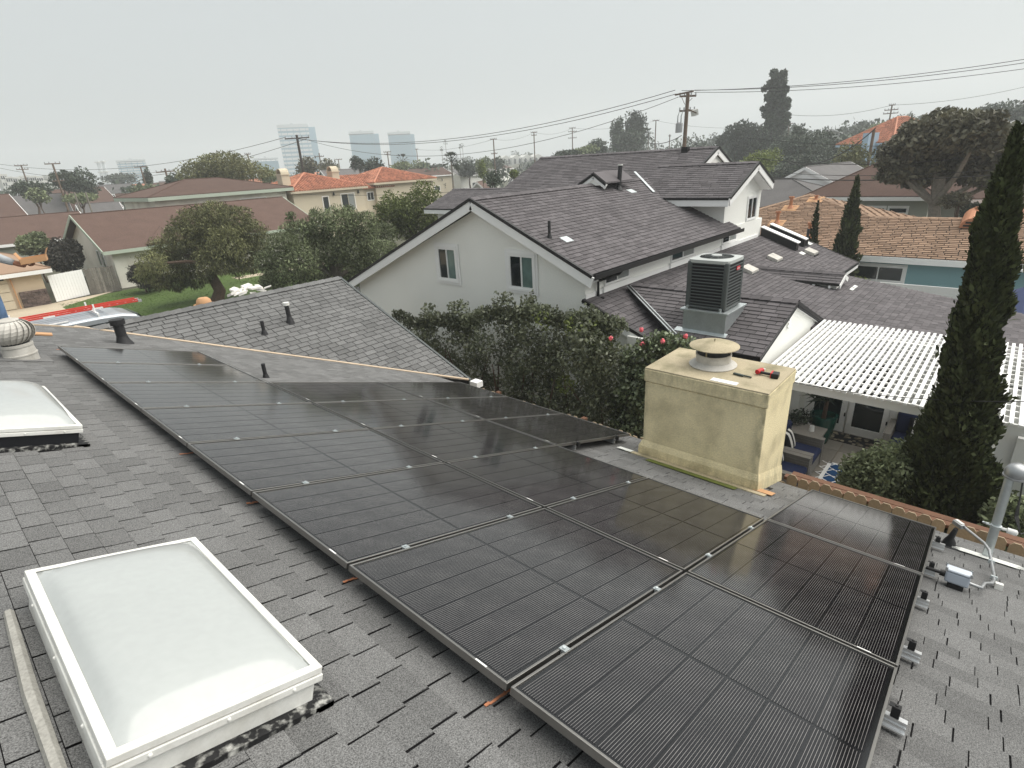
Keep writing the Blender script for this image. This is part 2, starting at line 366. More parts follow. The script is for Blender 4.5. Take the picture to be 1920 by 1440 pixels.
def bg_tree(label, pc, ptop, pbot, wpx, D, mat, seed, leafpx=5.2, name='tree', cat='tree', group=None, k=14, base_z=None, dens=6., **kw):
    top = AD(pc, ptop, D); bot = AD(pc, pbot, D); c = (top+bot)/2
    r = (SZ(c, wpx)/2, SZ(c, wpx)/2, (top[2]-bot[2])/2)
    n = int(min(26000, max(500, dens*math.pi/4*wpx*abs(pbot-ptop)/(leafpx**2*.3))))
    bz = ground(c[0], c[1]) if base_z is None else base_z
    return tree(name, label, cat, (c[0], c[1], min(bz, bot[2])), c, r, n, SZ(c, leafpx), mat, tr=max(.08, r[0]*.07), k=k, seed=seed, group=group, **kw)
# ------------------------------------------------------------------ the setting: ground, yards, street
def sheet(name, x0, x1, y0, y1, nx, ny, mat, zoff=0., hole=None):
    xs = np.linspace(x0, x1, nx); ys = np.linspace(y0, y1, ny); b = MB()
    b.v = [(x, y, ground(x, y)+zoff) for y in ys for x in xs]
    b.f = [(j*nx+i, j*nx+i+1, (j+1)*nx+i+1, (j+1)*nx+i) for j in range(ny-1) for i in range(nx-1)]; b.t = [0]*len(b.f)
    return tag(b.build(name, mat, None, smooth=True), kind='structure')
sheet('ground', -900, 900, -500, 1300, 91, 91, 'dirt', -.02)
def flat(name, pts, mat, z=.004, kind='structure'):
    b = MB(); b.poly([(x, y, z) for x, y in pts]); return tag(b.build(name, mat), kind=kind)
flat('lawn', [(5.75, 41.0), (5.6, 30), (22, 30), (22, 42.2), (9.4, 43.3), (8.2, 43.0)], 'grass', .008)
flat('driveway', [(-9, 30), (5.6, 30), (5.75, 41.0), (8.2, 43.0), (9.2, 43.8), (5.9, 43.1), (-9, 43.5)], 'conc', .004)
flat('flower_bed', [(9.4, 43.3), (22, 42.2), (22, 46), (9.4, 46)], 'dirt', .012)
flat('sidewalk', [(15.4, 39.4), (22.5, 39.0), (22.5, 40.2), (15.4, 40.6)], 'conc', .014)
flat('street', [(-30, 17), (30, 17), (30, 29.6), (-30, 29.6)], 'asphalt', .003)
# tufts of the lawn, one mass
rng = np.random.default_rng(3); n = 9000
Q = np.stack([rng.uniform(5.8, 21, n), rng.uniform(30.2, 42.2, n), np.full(n, .03)], 1)
A_ = np.stack([rng.normal(0, .02, n), rng.normal(0, .02, n), rng.uniform(.006, .014, n)], 1); B_ = np.stack([rng.normal(0, .03, n), rng.normal(0, .03, n), np.zeros(n)], 1)
tag(link('grass', leaf_mesh('grass', Q, A_, B_, rng.random(n)), MT['grass']), kind='stuff')

# ------------------------------------------------------------------ shingled roof fields
def clip(poly, region):                        # convex clipping in the plane of the roof
    out = poly
    for i in range(len(region)):
        a = region[i]; b = region[(i+1) % len(region)]; ex, ey = b[0]-a[0], b[1]-a[1]; res = []
        for k in range(len(out)):
            p, q = out[k], out[(k+1) % len(out)]
            sp = ex*(p[1]-a[1])-ey*(p[0]-a[0]); sq = ex*(q[1]-a[1])-ey*(q[0]-a[0])
            if sp >= 0: res.append(p)
            if (sp >= 0) != (sq >= 0):
                t = sp/(sp-sq); res.append((p[0]+t*(q[0]-p[0]), p[1]+t*(q[1]-p[1])))
        out = res
        if len(out) < 3: return []
    return out
def area2(p): return sum(p[i][0]*p[(i+1) % len(p)][1]-p[(i+1) % len(p)][0]*p[i][1] for i in range(len(p)))
def roof_field(root, o, u, v, region, expo, tabw, th, mat, n_single=0, skip=None, holes=None, thick=.10, deckmat='deck', seed=5, gap=.009, deckname='roof', single_ok=None, und='trim', vgap=-.004):
    """A sloping plane: origin o, u along the courses, v down the slope; region is a convex polygon in (u, v) metres."""
    o, u, v = (np.array(q, float) for q in (o, u, v)); u /= np.linalg.norm(u); v /= np.linalg.norm(v); nn = np.cross(u, v)
    fl = nn[2] < 0
    if fl: nn = -nn
    if area2(region) < 0: region = region[::-1]
    W = lambda p, h: o+p[0]*u+p[1]*v+nn*h
    d = MB(); d.prism([W(p, -.012-thick) for p in region], nn*thick); deck = d.build(deckname, deckmat, root)
    rng = random.Random(seed); u0 = min(p[0] for p in region); u1 = max(p[0] for p in region); v0 = min(p[1] for p in region); v1 = max(p[1] for p in region)
    st = MB(); singles = []; k = int(math.ceil((v1-v0)/expo)); row = 0
    vv = v1
    while vv > v0:
        vt = vv-expo; uu = u0-rng.random()*tabw[1]
        while uu < u1:
            wd = rng.uniform(*tabw); gp = gap if not callable(gap) else gap(W((uu, vv), 0), rng); q = [(uu, vt+vgap), (uu+wd-gp, vt+vgap), (uu+wd-gp, vv), (uu, vv)]
            c = (uu+wd/2, (vt+vv)/2)
            if not (holes and holes(*c)):
                cl = clip(q, region)
                if len(cl) >= 3:
                    tone = rng.random()*.97+.01; lift = th*(.75+.5*rng.random())
                    full = len(cl) == 4 and abs(abs(area2(cl))-abs(area2(q))) < 1e-6
                    singles.append((np.linalg.norm(W(c, 0)-CW) if full and (single_ok is None or single_ok(W(c, 0))) else 1e9, uu, wd-gp, vv, tone, lift, cl))
            uu += wd
        vv -= expo
    singles.sort(key=lambda s: s[0])
    solo = [s for s in singles[:n_single] if s[0] < 1e8]; rest = [s for s in singles if s not in solo] if n_single else singles
    if n_single: ids = {id(s) for s in solo}; rest = [s for s in singles if id(s) not in ids]
    for _, uu, wd, vv, tone, lift, cl in rest:
        top = [W(p, lift*(1-(vv-p[1])/expo)) for p in cl]; bot = [W(p, -.011) for p in cl]
        st.poly(top if not fl else top[::-1], tone)
        for i in range(len(cl)):
            j = (i+1) % len(cl); st.poly([bot[i], bot[j], top[j], top[i]], tone)
    if st.f: tag(st.build('shingle_field', mat, deck), kind='stuff')
    if solo:                                   # near shingles: separate objects sharing one unit mesh
        ub = MB(); e = expo-vgap
        T = [(0, -e, 0), (1, -e, 0), (1, 0, 1), (0, 0, 1)]; Bm = [(0, -e, -.011), (1, -e, -.011), (1, 0, -.011), (0, 0, -.011)]
        ub.poly(T)
        for i in range(4):
            j = (i+1) % 4; ub.poly([Bm[i], Bm[j], T[j], T[i]])
        me = ub.mesh('shingle'); me.materials.append(MT[mat])
        for _, uu, wd, vv, tone, lift, cl in solo:
            ob = bpy.data.objects.new('shingle', me); COL.objects.link(ob); ob.parent = deck
            P = W((uu, vv), 0); mm = Matrix.Identity(4)
            for i in range(3): mm[i][0] = u[i]*wd; mm[i][1] = v[i]; mm[i][2] = nn[i]*lift; mm[i][3] = P[i]
            ob.matrix_basis = mm
    return deck
def ridge_caps(root, p, q, side1, side2, mat, step=.2, wd=.15, name='ridge_cap'):   # overlapping cap shingles along a ridge
    p, q = np.array(p, float), np.array(q, float); d = q-p; L = np.linalg.norm(d); d /= L; b = MB()
    s1, s2 = (np.array(s, float)/np.linalg.norm(s) for s in (side1, side2)); up = -(s1+s2); up /= np.linalg.norm(up)
    k = 0
    while k*step < L:
        a = p+d*k*step; e = p+d*min(L, (k+1.25)*step); t = random.Random(k).random()*.95+.02
        for s in (s1, s2):
            n_ = np.cross(d, s); n_ = n_ if n_[2] > 0 else -n_
            b.prism([a+n_*.008, a+s*wd+n_*.008, e+s*wd+n_*.026, e+n_*.026], n_*.012, t)
        k += 1
    return tag(b.build(name, mat, root), kind='stuff')

# ------------------------------------------------------------------ own house
SP, CP = math.sin(math.atan(1/3)), math.cos(math.atan(1/3))
AV, BV, NV = np.array([CP, 0, -SP]), np.array([0, 1., 0]), np.array([SP, 0, CP])
ORG = np.array([1.08940465, -.017, 4.52259177])               # upslope right corner of the solar array, on the glass
ROOF0 = ORG-NV*.13
def on_roof(x, y, h=0.): return np.array([x, y, ROOF0[2]-(x-ROOF0[0])/3])+NV*h
house = thing('house', 'grey shingled house whose roof carries the solar panels and yellow chimney', 'house', (3, 5, 0))
zr = lambda x: ROOF0[2]-(x-ROOF0[0])/3
o = np.array([0, 0, zr(0)])
def uv(x, y): return (y, x/CP)
main_region = [uv(-2.4, -3.2), uv(6.42, -3.2), uv(6.42, 8.15), uv(1.95, 12.05), uv(-2.4, 12.05)]
under = lambda x, y: (-.1 < y < 9.2 and 1.35 < x < 2.6) or (-.05 < y < 6.9 and 1.35 < x < 5.9 and not (2.2 < y < 4.6 and x > 4.25))
def skip_single(P):
    c = R @ (P-CW); px, py = 960+FPX*c[0]/c[2], 720+FPX*c[1]/c[2]
    return c[2] > 0 and -40 < px < 1960 and -40 < py < 1480 and not under(P[0], P[1])
sk_hole = lambda u_, v_: (-.06 < v_*CP < .5 and (1.7 < u_ < 2.85 or 5.15 < u_ < 6.5)) or (5.72 < v_*CP < 6.5 and 1.62 < u_ < 3.0)
roof = roof_field(house, o, (0, 1, 0), (CP, 0, -SP), main_region, .138, (.165, .225), .006, 'shingle', 235, holes=sk_hole, single_ok=skip_single, deckname='roof', gap=lambda P, r: r.uniform(.008, .013) if P[0] < 2.2 else r.uniform(.004, .009), vgap=.0045)
# far wing of the same roof: ridge along x, slope falling towards the tripod
wz, wy, wt = 4.1, 12.05, .395; wl = math.hypot(1, wt)
def wing_uv(x, y): return (x, (wy-y)*wl)
wing_region = [wing_uv(1.95, wy), wing_uv(7.02, wy), wing_uv(7.02, 7.72), wing_uv(6.42, 8.15)]
roof_field(house, (0, wy, wz), (1, 0, 0), (0, -1/wl, -wt/wl), wing_region, .138, (.19, .27), .013, 'shingle', 65, single_ok=skip_single, seed=9, deckname='wing_roof', gap=.013)
b = MB(); b.prism([(1.9, wy, wz-.02), (7.02, wy, wz-.02), (7.02, wy+4.4, wz-1.76), (1.9, wy+4.4, wz-1.76)], (0, 0, -.1)); b.build('wing_back_slope', 'shingle', house)
b = MB(); b.prism([(-2.4, -3.2, zr(-2.4)-.02), (-2.4, 12.05, zr(-2.4)-.02), (-8, 12.05, zr(-2.4)-1.9), (-8, -3.2, zr(-2.4)-1.9)], (0, 0, -.1)); b.build('back_slope', 'shingle', house)
ridge_caps(house, (1.95, wy, wz+.0), (7.02, wy, wz+.0), (0, -1, -wt), (0, 1, -wt), 'shingle', .21, .14)
ridge_caps(house, (-2.4, -3.2, zr(-2.4)), (-2.4, 12.05, zr(-2.4)), (1, 0, -1/3), (-1, 0, -1/3), 'shingle', .21, .14)
# valley strip, rake and eave metal
b = MB(); V0 = np.array([1.78, 12.2, zr(1.78)]); V1 = np.array([6.98, 7.68, zr(6.98)]); b.beam(V0+(0, 0, .012), V1+(0, 0, .012), .06, .02); b.build('valley_flashing', 'tanmetal', house)
b = MB(); b.beam((7.05, wy, wz-.04), (7.05, 7.72, wz-.04-wt*(wy-7.72)), .05, .12); b.build('rake_trim', 'acgrey', house)
b = MB(); b.beam((6.41, -3.2, zr(6.42)-.085), (6.41, 8.1, zr(6.42)-.085), .03, .10); b.build('drip_edge', 'deck', house)
b = MB(); b.beam((-2.4, 12.1, zr(-2.4)-.03), (1.95, 12.1, zr(1.95)-.03), .05, .1); b.build('rake_trim', 'tanmetal', house)
bx('splash_block', 6.95, 7.12, 7.42, 7.62, 2.30, 2.42, 'trim', house)
bx('wall', -7.4, 6.05, -2.8, 11.6, -.3, 2.45, 'stucco_tan', house); bx('wall', 2.2, 6.7, 11.6, 16, -.3, 2.2, 'stucco_tan', house)
# chimney of the house
ch = MB(); zb = 2.3
x0, x1, y0, y1 = 5.65, 6.55, 1.60, 3.03
ch.box(x0, x1, y0, y1, zb, 3.885); chim = ch.build('chimney', 'stucco_yel', house, bevel=.012)
b = MB()                                       # flared foot
lo = [(x0-.035, y0-.025), (x1+.02, y0-.025), (x1+.02, y1+.045), (x0-.035, y1+.045)]; hi = [(x0-.004, y0-.004), (x1+.004, y0-.004), (x1+.004, y1+.004), (x0-.004, y1+.004)]
zf = lambda x: zr(x)+.0
Lw = [np.array([x, y, zf(x)-.0]) for x, y in lo]; Mi = [np.array([x+.006*np.sign(6.1-x), y+.006*np.sign(2.3-y), zf(x)+.13]) for x, y in lo]; Hi = [np.array([x, y, zf(x)+.22]) for x, y in hi]
for i in range(4):
    j = (i+1) % 4; b.poly([Lw[i], Lw[j], Mi[j], Mi[i]]); b.poly([Mi[i], Mi[j], Hi[j], Hi[i]])
b.build('chimney_foot', 'stucco_yel', chim)
b = MB(); b.box(x0-.012, x1+.012, y0-.012, y1+.012, 3.89, 4.052); b.build('chimney_band', 'stucco_yel', chim, bevel=.012)
b = MB(); b.box(x0-.006, x1+.006, y0-.006, y1+.006, 4.045, 4.066); b.build('chimney_crown', 'mortar', chim, bevel=.006)
b = MB(); b.frame(on_roof(5.5, y1+.16, .006), (.1, 0, -.033), (0, -1.72, 0), NV*.012); b.build('chimney_flashing', 'mortar', chim)
b = MB(); b.frame(on_roof(5.60, 1.42, .02), (.15, 0, -.05), (0, .2, 0), NV*.006); b.build('flashing_tab', 'card', chim)
b = MB(); b.frame(on_roof(5.49, 3.12, .02), (.1, 0, -.033), (0, .2, 0), NV*.006); b.build('flashing_tab', 'whitepaint', chim)
b = MB(); b.frame(on_roof(5.38, 1.75, .012), (.12, 0, -.04), (0, 1.1, 0), NV*.003); b.build('moss_patch', 'moss', chim)
b = MB(); b.box(5.67, 5.76, 1.95, 2.24, 4.066, 4.072); b.build('mortar_patch', 'whitepaint', chim)
cx, cy, cz = 6.17, 2.42, 4.066
b = MB(); b.lathe([(.27, 0), (.275, .012), (.215, .05), (.205, .055)], (cx, cy, cz), 36); b.build('flue_collar', 'turb', chim, smooth=True)
b = MB(); b.lathe([(.20, .04), (.20, .125), (.206, .128), (.206, .148), (.19, .148), (.19, .03)], (cx, cy, cz), 36); b.build('flue', 'turb', chim, smooth=True); b = MB(); b.lathe([(.185, .13), (.185, .06), (.001, .06)], (cx, cy, cz), 24); b.build('flue_throat', 'acdark', chim)
b = MB()
b.lathe([(.001, .295), (.10, .288), (.21, .268), (.283, .242), (.285, .234), (.20, .254), (.001, .27)], (cx, cy, cz), 48); b.tube([(cx, cy, cz+.29), (cx, cy, cz+.325)], .008, 6)
for k in range(3):
    an = 1+k*2.09; b.beam((cx+.19*math.cos(an), cy+.19*math.sin(an), cz+.13), (cx+.2*math.cos(an), cy+.2*math.sin(an), cz+.262), .02, .004)
b.build('rain_cap', 'mortar', chim, smooth=True)
settle(house)
# ------------------------------------------------------------------ things on the roof
def skylight(label, x0, x1, y0, y1, base_h, top_h, dome_h, curb='alu'):
    t = thing('skylight', label, 'skylight', tuple(on_roof((x0+x1)/2, (y0+y1)/2)), 'domed skylights on the grey roof')
    W = lambda x, y, h: on_roof(x, y, h)
    b = MB(); b.frame(W(x0+.02, y0+.02, -.01), (x1-x0-.04, 0, -(x1-x0-.04)/3), (0, y1-y0-.04, 0), NV*base_h); b.build('curb', curb, t)
    for k, (a0, a1, c0, c1) in enumerate(((x0, x1, y0, y0+.035), (x0, x1, y1-.035, y1), (x0, x0+.035, y0+.035, y1-.035), (x1-.035, x1, y0+.035, y1-.035))):
        b = MB()
        for hh, ins in ((base_h-.02, 0), (base_h+.012, .004), (top_h-.012, .010)):
            q0, q1, r0, r1 = a0, a1, c0, c1
            if k == 0: r0 += ins
            if k == 1: r1 -= ins
            if k == 2: q0 += ins
            if k == 3: q1 -= ins
            if k < 2: q0 += ins; q1 -= ins
            b.frame(W(q0, r0, hh), (q1-q0, 0, -(q1-q0)/3), (0, r1-r0, 0), NV*(.028 if hh < top_h-.02 else .014))
        for s in range(3):
            f = (s+.5)/3; P = W(a0+(a1-a0)*f if k < 2 else (a0 if k == 2 else a1), (c0 if k == 0 else c1) if k < 2 else c0+(c1-c0)*f, base_h-.004)
            b.lathe([(.001, .006), (.007, .004), (.008, -.006)], P, 6)
        b.build('frame', 'alu', t, bevel=.003)
    b = MB(); nx = 22; xi0, xi1, yi0, yi1 = x0+.033, x1-.033, y0+.033, y1-.033; i0 = 0
    for j in range(nx+1):
        for i in range(nx+1):
            a, c = i/nx*2-1, j/nx*2-1
            ea, ec = 1-abs(a)**5, 1-abs(c)**5
            h = dome_h*(min(1, (ea*ec))**.6)*(1-.25*(a*a+c*c)/2)
            if abs(a) > .93 or abs(c) > .93: h *= .5
            b.v.append(tuple(W(xi0+(xi1-xi0)*i/nx, yi0+(yi1-yi0)*j/nx, top_h-.006+h)))
    b.f = [(j*(nx+1)+i, j*(nx+1)+i+1, (j+1)*(nx+1)+i+1, (j+1)*(nx+1)+i) for j in range(nx) for i in range(nx)]; b.t = [0]*len(b.f)
    b.build('dome', 'dome', t, smooth=True)
    b = MB(); b.frame(W(x0-.02, y0-.03, -.004), (x1-x0+.06, 0, -(x1-x0+.06)/3), (0, .06, 0), NV*.03); b.frame(W(x1-.03, y0-.03, -.004), (.07, 0, -.023), (0, y1-y0+.05, 0), NV*.028); b.build('mastic_seal', 'tar', t)
    b = MB(); b.tube([W(x0-.055, y0+.0, .014), W(x0-.06, (y0+y1)/2, .016), W(x0-.045, y1-.05, .014)], [.02, .024, .018], 6); b.build('sealant_bead', 'sealant', t)
    return settle(t)
skylight('white framed skylight with a frosted dome in the near left corner', -.10, .548, 1.61, 2.88, .13, .17, .075)
skylight('white framed skylight with a tall frosted dome cut by the left picture edge', -.12, .53, 5.12, 6.56, .13, .17, .13, 'acdark')
# turbine vent
t = thing('turbine_vent', 'weathered grey spinning turbine vent standing by the far panel corner', 'roof vent', tuple(on_roof(.66, 8.92)))
tx, ty, tz = .685, 8.93, 4.515
b = MB(); b.lathe([(.17, -.06), (.17, .05), (.176, .055), (.176, .07), (.168, .075), (.155, .16), (.165, .165), (.165, .19), (.15, .2)], (tx, ty, tz), 36); b.build('neck', 'turb', t, smooth=True)
b = MB(); b.frame(on_roof(tx-.26, ty-.24, .004), (.52, 0, -.1733), (0, .48, 0), NV*.008); b.build('base_flange', 'shingle', t)
nb = 22; zc = tz+.345
bm_ = MB()                                     # one curved blade, repeated round the ball
for i in range(8):
    ph0, ph1 = -1.15+2.1*i/8, -1.15+2.1*(i+1)/8; pts = []
    for ph in (ph0, ph1):
        for da, rr in ((0, .236), (.33, .210)):
            an = da+.25*math.sin(ph); pts.append((rr*math.cos(ph)*math.cos(an), rr*math.cos(ph)*math.sin(an),   .165*math.sin(ph)))
    bm_.poly([pts[0], pts[1], pts[3], pts[2]])
me = bm_.mesh('blade'); me.materials.append(MT['turb'])
for k in range(nb):
    ob = bpy.data.objects.new('blade', me); COL.objects.link(ob); ob.parent = t; ob.location = (tx, ty, zc); ob.rotation_euler = (0, 0, 2*math.pi*k/nb)
    md = ob.modifiers.new('thick', 'SOLIDIFY'); md.thickness = .002
b = MB(); b.lathe([(.001, .165), (.05, .17), (.115, .150), (.12, .138), (.001, .14)], (tx, ty, zc), 30); b.build('top_cap', 'turb', t, smooth=True)
b = MB(); b.lathe([(.14, -.15), (.12, 0), (.08, .12)], (tx, ty, zc), 16); b.build('core', 'acdark', t)
settle(t)
def vent_pipe(label, x, y, r, h, cap=0, capmat='rubber', boot=True, tilt=(0, 0), base=None, mat='rubber', group=None, cone=None):
    P = np.array(base) if base is not None else on_roof(x, y)
    t = thing('vent_pipe', label, 'vent pipe', tuple(P), group)
    b = MB(); b.tube([P-(0, 0, .05), P+(tilt[0], tilt[1], h)], r, 14); b.build('pipe', mat, t, smooth=True)
    if boot:
        b = MB(); k = cone or 1.7; b.tube([P-(0, 0, .03), P+(0, 0, h*.13), P+(tilt[0]*.25, tilt[1]*.25, h*.3)], [r*k*1.25, r*k*.85, r*1.04], 16); b.build('boot', 'rubber', t, smooth=True)
    if cap:
        b = MB(); Q = P+(tilt[0], tilt[1], h); b.lathe([(r*1.02, -cap*1.1), (r*1.42, -cap*1.0), (r*1.45, 0), (r*1.2, .004), (.001, .006)], Q, 20); b.build('cap', capmat, t, smooth=True)
    return settle(t)
vent_pipe('fat black vent pipe with a wide cap behind the farthest solar panel', 2.09, 10.55, .075, .40, .085, 'rubber', cone=1.5)
vent_pipe('short black vent pipe beside the notch in the panel array', 3.10, 7.80, .028, .22)
wz_at = lambda y: wz-wt*(wy-y)
vent_pipe('black vent pipe with a white rain cap on the far wing roof', 0, 0, .045, .42, .06, 'alu', base=(5.06, 10.86, wz_at(10.86)), tilt=(0, .02))
vent_pipe('stubby black vent pipe without a cap on the far wing roof', 0, 0, .035, .26, base=(4.43, 10.72, wz_at(10.72)))
# loose cap left by a roofer on the ridge of the wing
t = thing('sun_hat', 'pale straw hat lying on the ridge of the far wing', 'hat', (3.98, 12.2, 4.1)); b = MB(); b.lathe([(.15, 0), (.15, .02), (.13, .10), (.09, .14), (.001, .15)], (3.98, 12.22, 4.08), 20); b.build('crown', 'card', t, smooth=True); b = MB(); b.lathe([(.2, 0), (.2, .012), (.1, .014)], (3.98, 12.22, 4.08), 20); b.build('brim', 'card', t, smooth=True); settle(t)
b = MB(); rr = random.Random(3)
for k in range(16):
    p = np.array([4.55+.05*k, 12.25+rr.uniform(-.08, .1), 4.1+rr.uniform(0, .1)]); b.frame(p, (rr.uniform(.05, .2), rr.uniform(-.1, .1), rr.uniform(-.05, .06)), (rr.uniform(-.05, .05), .12, rr.uniform(-.05, .05)), (0, .01, rr.uniform(.02, .06)))
tag(b.build('tarpaulin', 'whitecloth'), 'crumpled white plastic sheet with black patches on the wing ridge', 'tarpaulin')
b = MB(); b.frame(on_roof(.98, 10.9, .01), (.30, .0, -.1), (.02, .16, 0), NV*.02); tag(b.build('wood_offcut', 'card'), 'pale wood offcut lying on the roof past the turbine', 'offcut')
# ------------------------------------------------------------------ solar array: 18 panels
PL, PW, DA, DB = 1.7494, 1.154, .0274, .020
def make_panel():
    r = thing('solar_panel', 'x', 'solar panel', (0, 0, 0), 'black solar panels in the array on the grey roof')
    L_, W_ = PL-DA, PW-DB; f = .012; H = .035
    for k, (a0, a1, c0, c1) in enumerate(((0, L_, 0, f), (0, L_, W_-f, W_), (0, f, f, W_-f), (L_-f, L_, f, W_-f))):
        b = MB(); b.box(a0, a1, c0, c1, -H, 0); b.build('frame_bar', 'frame', r, bevel=.0015)
    b = MB(); b.box(f, L_-f, f, W_-f, -.010, -.0065); b.build('glass_laminate', 'back', r)
    cw = (W_-2*f-.03)/6; cl = (L_-2*f-.05)/2
    b = MB(); b.box(0, cl-.006, .0035, cw-.0035, 0, .0012); me = b.mesh('cell_string'); me.materials.append(MT['cell'])
    for i in range(6):
        for j in range(2):
            ob = bpy.data.objects.new('cell_string', me); COL.objects.link(ob); ob.parent = r; ob.location = (f+.017+j*(cl+.016), f+.015+i*cw, -.0065)
    b = MB(); b.box(.0015, .0105, .12, .185, .0004, .0012); b.build('barcode_sticker', 'sticker', r)
    return r
cells = [(0, v) for v in range(8)]+[(1, v) for v in range(2, 8)]+[(2, v) for v in (2, 3, 4, 7)]
pan0 = make_panel(); first = True
ORD = ['first', 'second', 'third', 'fourth', 'fifth', 'sixth', 'seventh', 'eighth']
for (uu, v) in sorted(cells, key=lambda c: (-c[1], c[0])):
    r = pan0 if first else copy_tree(pan0); first = False
    P = ORG+AV*(uu*PL+DA/2)+BV*((7-v)*PW+DB/2); mm = Matrix.Identity(4)
    for i in range(3): mm[i][0] = AV[i]; mm[i][1] = BV[i]; mm[i][2] = NV[i]; mm[i][3] = P[i]
    r.matrix_world = mm
    ncol = {0: 1, 1: 1, 5: 2, 6: 2}.get(v, 3)
    row = 'nearest the conduit box' if v == 7 else ('farthest from the conduit box' if v == 0 else ORD[7-v]+' from the conduit box')
    colw = ['upper left', 'middle', 'lower right'][uu] if ncol == 3 else ['upper left', 'lower right'][uu]
    r['label'] = ('only black solar panel in the row ' if ncol == 1 else colw+' black solar panel in the row ')+row
# rails with clamps
def rail(label, uoff, y0, y1, stub):
    t = thing('mounting_rail', label, 'mounting rail', tuple(ORG+AV*uoff+BV*y0), 'aluminium rails under the solar panels')
    P0 = ORG+AV*uoff-NV*.075+BV*(y0-stub); P1 = ORG+AV*uoff-NV*.075+BV*y1
    b = MB()
    for dz, wd, h in ((-.026, .042, .006), (0, .012, .05), (.024, .036, .008), (.0, .03, .005)): b.beam(P0+NV*dz, P1+NV*dz, wd, h, NV)
    b.build('rail_bar', 'rail', t)
    P = ORG+AV*uoff+BV*(y0-.012)
    b = MB(); b.frame(P-AV*.019-NV*.045-BV*.03, AV*.038, BV*.034, NV*.046); b.frame(P-AV*.019-BV*.03, AV*.038, BV*.046, NV*.005); b.lathe([(.007, 0), (.007, .012), (.001, .012)], P-BV*.012, 6); b.build('end_clamp', 'black', t, bevel=.002)
    y = y0+PW
    while y < y1-.3:
        P = ORG+AV*uoff+BV*y; b = MB(); b.frame(P-AV*.02-BV*.019, AV*.04, BV*.038, NV*.005); b.frame(P-AV*.02-BV*.006-NV*.05, AV*.04, BV*.012, NV*.05); b.lathe([(.008, .005), (.008, .014), (.001, .014)], P, 6); b.build('mid_clamp', 'galv', t); y += PW
    y = y0+.35
    while y < y1:
        P = ORG+AV*(uoff+.03)+BV*y-NV*.13; b = MB(); b.frame(P-BV*.02, AV*.03, BV*.04, NV*.09); b.frame(P-AV*.06-BV*.05, AV*.2, BV*.1, NV*.004); b.build('roof_foot', 'black', t); y += 1.2
    return settle(t)
rail('topmost mounting rail, stub ending by the lower frame edge', .40, 0, 8*PW, .075)
rail('second mounting rail from the top of the array', 1.34, 0, 8*PW, .075)
rail('third mounting rail, its stub below the second panel column start', PL+.40, 0, 6*PW, .075)
rail('fourth mounting rail, its stub just above the conduit box', PL+1.34, 0, 6*PW, .06)
rail('fifth mounting rail, stub behind the conduit box', 2*PL+.40, 0, PW, .06)
rail('lowest mounting rail, stub by the black pipe boot', 2*PL+1.34, 0, PW, .085)
rail('upper short rail under the three far lower panels', 2*PL+.40, 3*PW, 6*PW, .0)
rail('lower short rail under the three far lower panels', 2*PL+1.34, 3*PW, 6*PW, .0)
for k, (px, py, l) in enumerate(((930, 1318, .17), (662, 1090, .12), (480, 945, .14), (352, 853, .10), (116, 657, .10))):
    d = ray(px, py); tt = ((ROOF0-CW)@NV)/(d@NV); P = CW+d*tt
    b = MB(); rr = random.Random(k)
    for i in range(7):
        q = P+AV*(-.06+l*i/7)+BV*rr.uniform(-.004, .004); b.frame(q+NV*.010, AV*(l/6), BV*rr.uniform(.008, .014), NV*.004)
    tag(b.build('sealant_strip', 'orange'), ['orange torn sealant strip by the nearest panel gap', 'orange sealant strip at the second panel gap', 'orange sealant strip at the third panel gap', 'thin orange sealant strip at the fourth panel gap', 'pale orange strip at the far panel corner'][k], 'sealant strip')
# conduit box, conduit and mast at the right
t = thing('conduit_box', 'light grey plastic junction box on the roof beside the panel edge', 'junction box', tuple(on_roof(4.72, -.17)))
o_ = on_roof(4.72, -.21, .045); X, Y, Z = AV, BV, NV
b = MB(); b.frame(o_-X*.065-Y*.075, X*.13, Y*.15, Z*.085); b.build('body', 'acgrey', t, bevel=.012); t.children[0].data.materials.clear(); t.children[0].data.materials.append(M('grey_plastic', (.36, .40, .46), .45, .05, 4))
b = MB(); b.frame(o_-X*.07-Y*.08+Z*.085, X*.14, Y*.16, Z*.022); b.build('lid', M('pale_grey_plastic', (.56, .61, .68), .4, .05, 4), t, bevel=.01)
for sx in (-1, 1):
    for sy in (-1, 1):
        b = MB(); b.frame(o_+X*(sx*.066-.008)+Y*(sy*.076-.008)+Z*.09, X*.016, Y*.016, Z*.024); b.build('screw', 'pipe', t)
b = MB(); b.frame(o_-X*.05-Y*.05-Z*.045, X*.1, Y*.1, Z*.045); b.build('mount_block', 'black', t)
b = MB(); b.tube([o_+Z*.04+Y*.07, o_+Z*.04+Y*.11], .024, 12); b.tube([o_+Z*.04+Y*.1, o_+Z*.04+Y*.2], .014, 10); b.build('gland', 'black', t)
settle(t)
t = thing('conduit_pipe', 'bent grey metal conduit running from junction box to black boot', 'conduit', tuple(on_roof(5.1, -.43)))
path = [o_-Y*.075+Z*.03, o_-Y*.15+Z*.02+X*.03, on_roof(4.95, -.385, .05), on_roof(5.02, -.43, .05), on_roof(5.10, -.445, .05), on_roof(5.25, -.445, .06), on_roof(5.48, -.425, .10), on_roof(5.62, -.40, .16), on_roof(5.70, -.36, .19), on_roof(5.86, -.22, .235), on_roof(5.905, -.18, .25)]
b = MB(); b.tube(path, .0125, 10); b.build('tube', 'pipe', t, smooth=True)
for p in (path[4]*.5+path[5]*.5, path[6]):
    b = MB(); b.frame(p-X*.012-Y*.024-Z*.018, X*.024, Y*.048, Z*.036); b.build('strap', 'galv', t, bevel=.004)
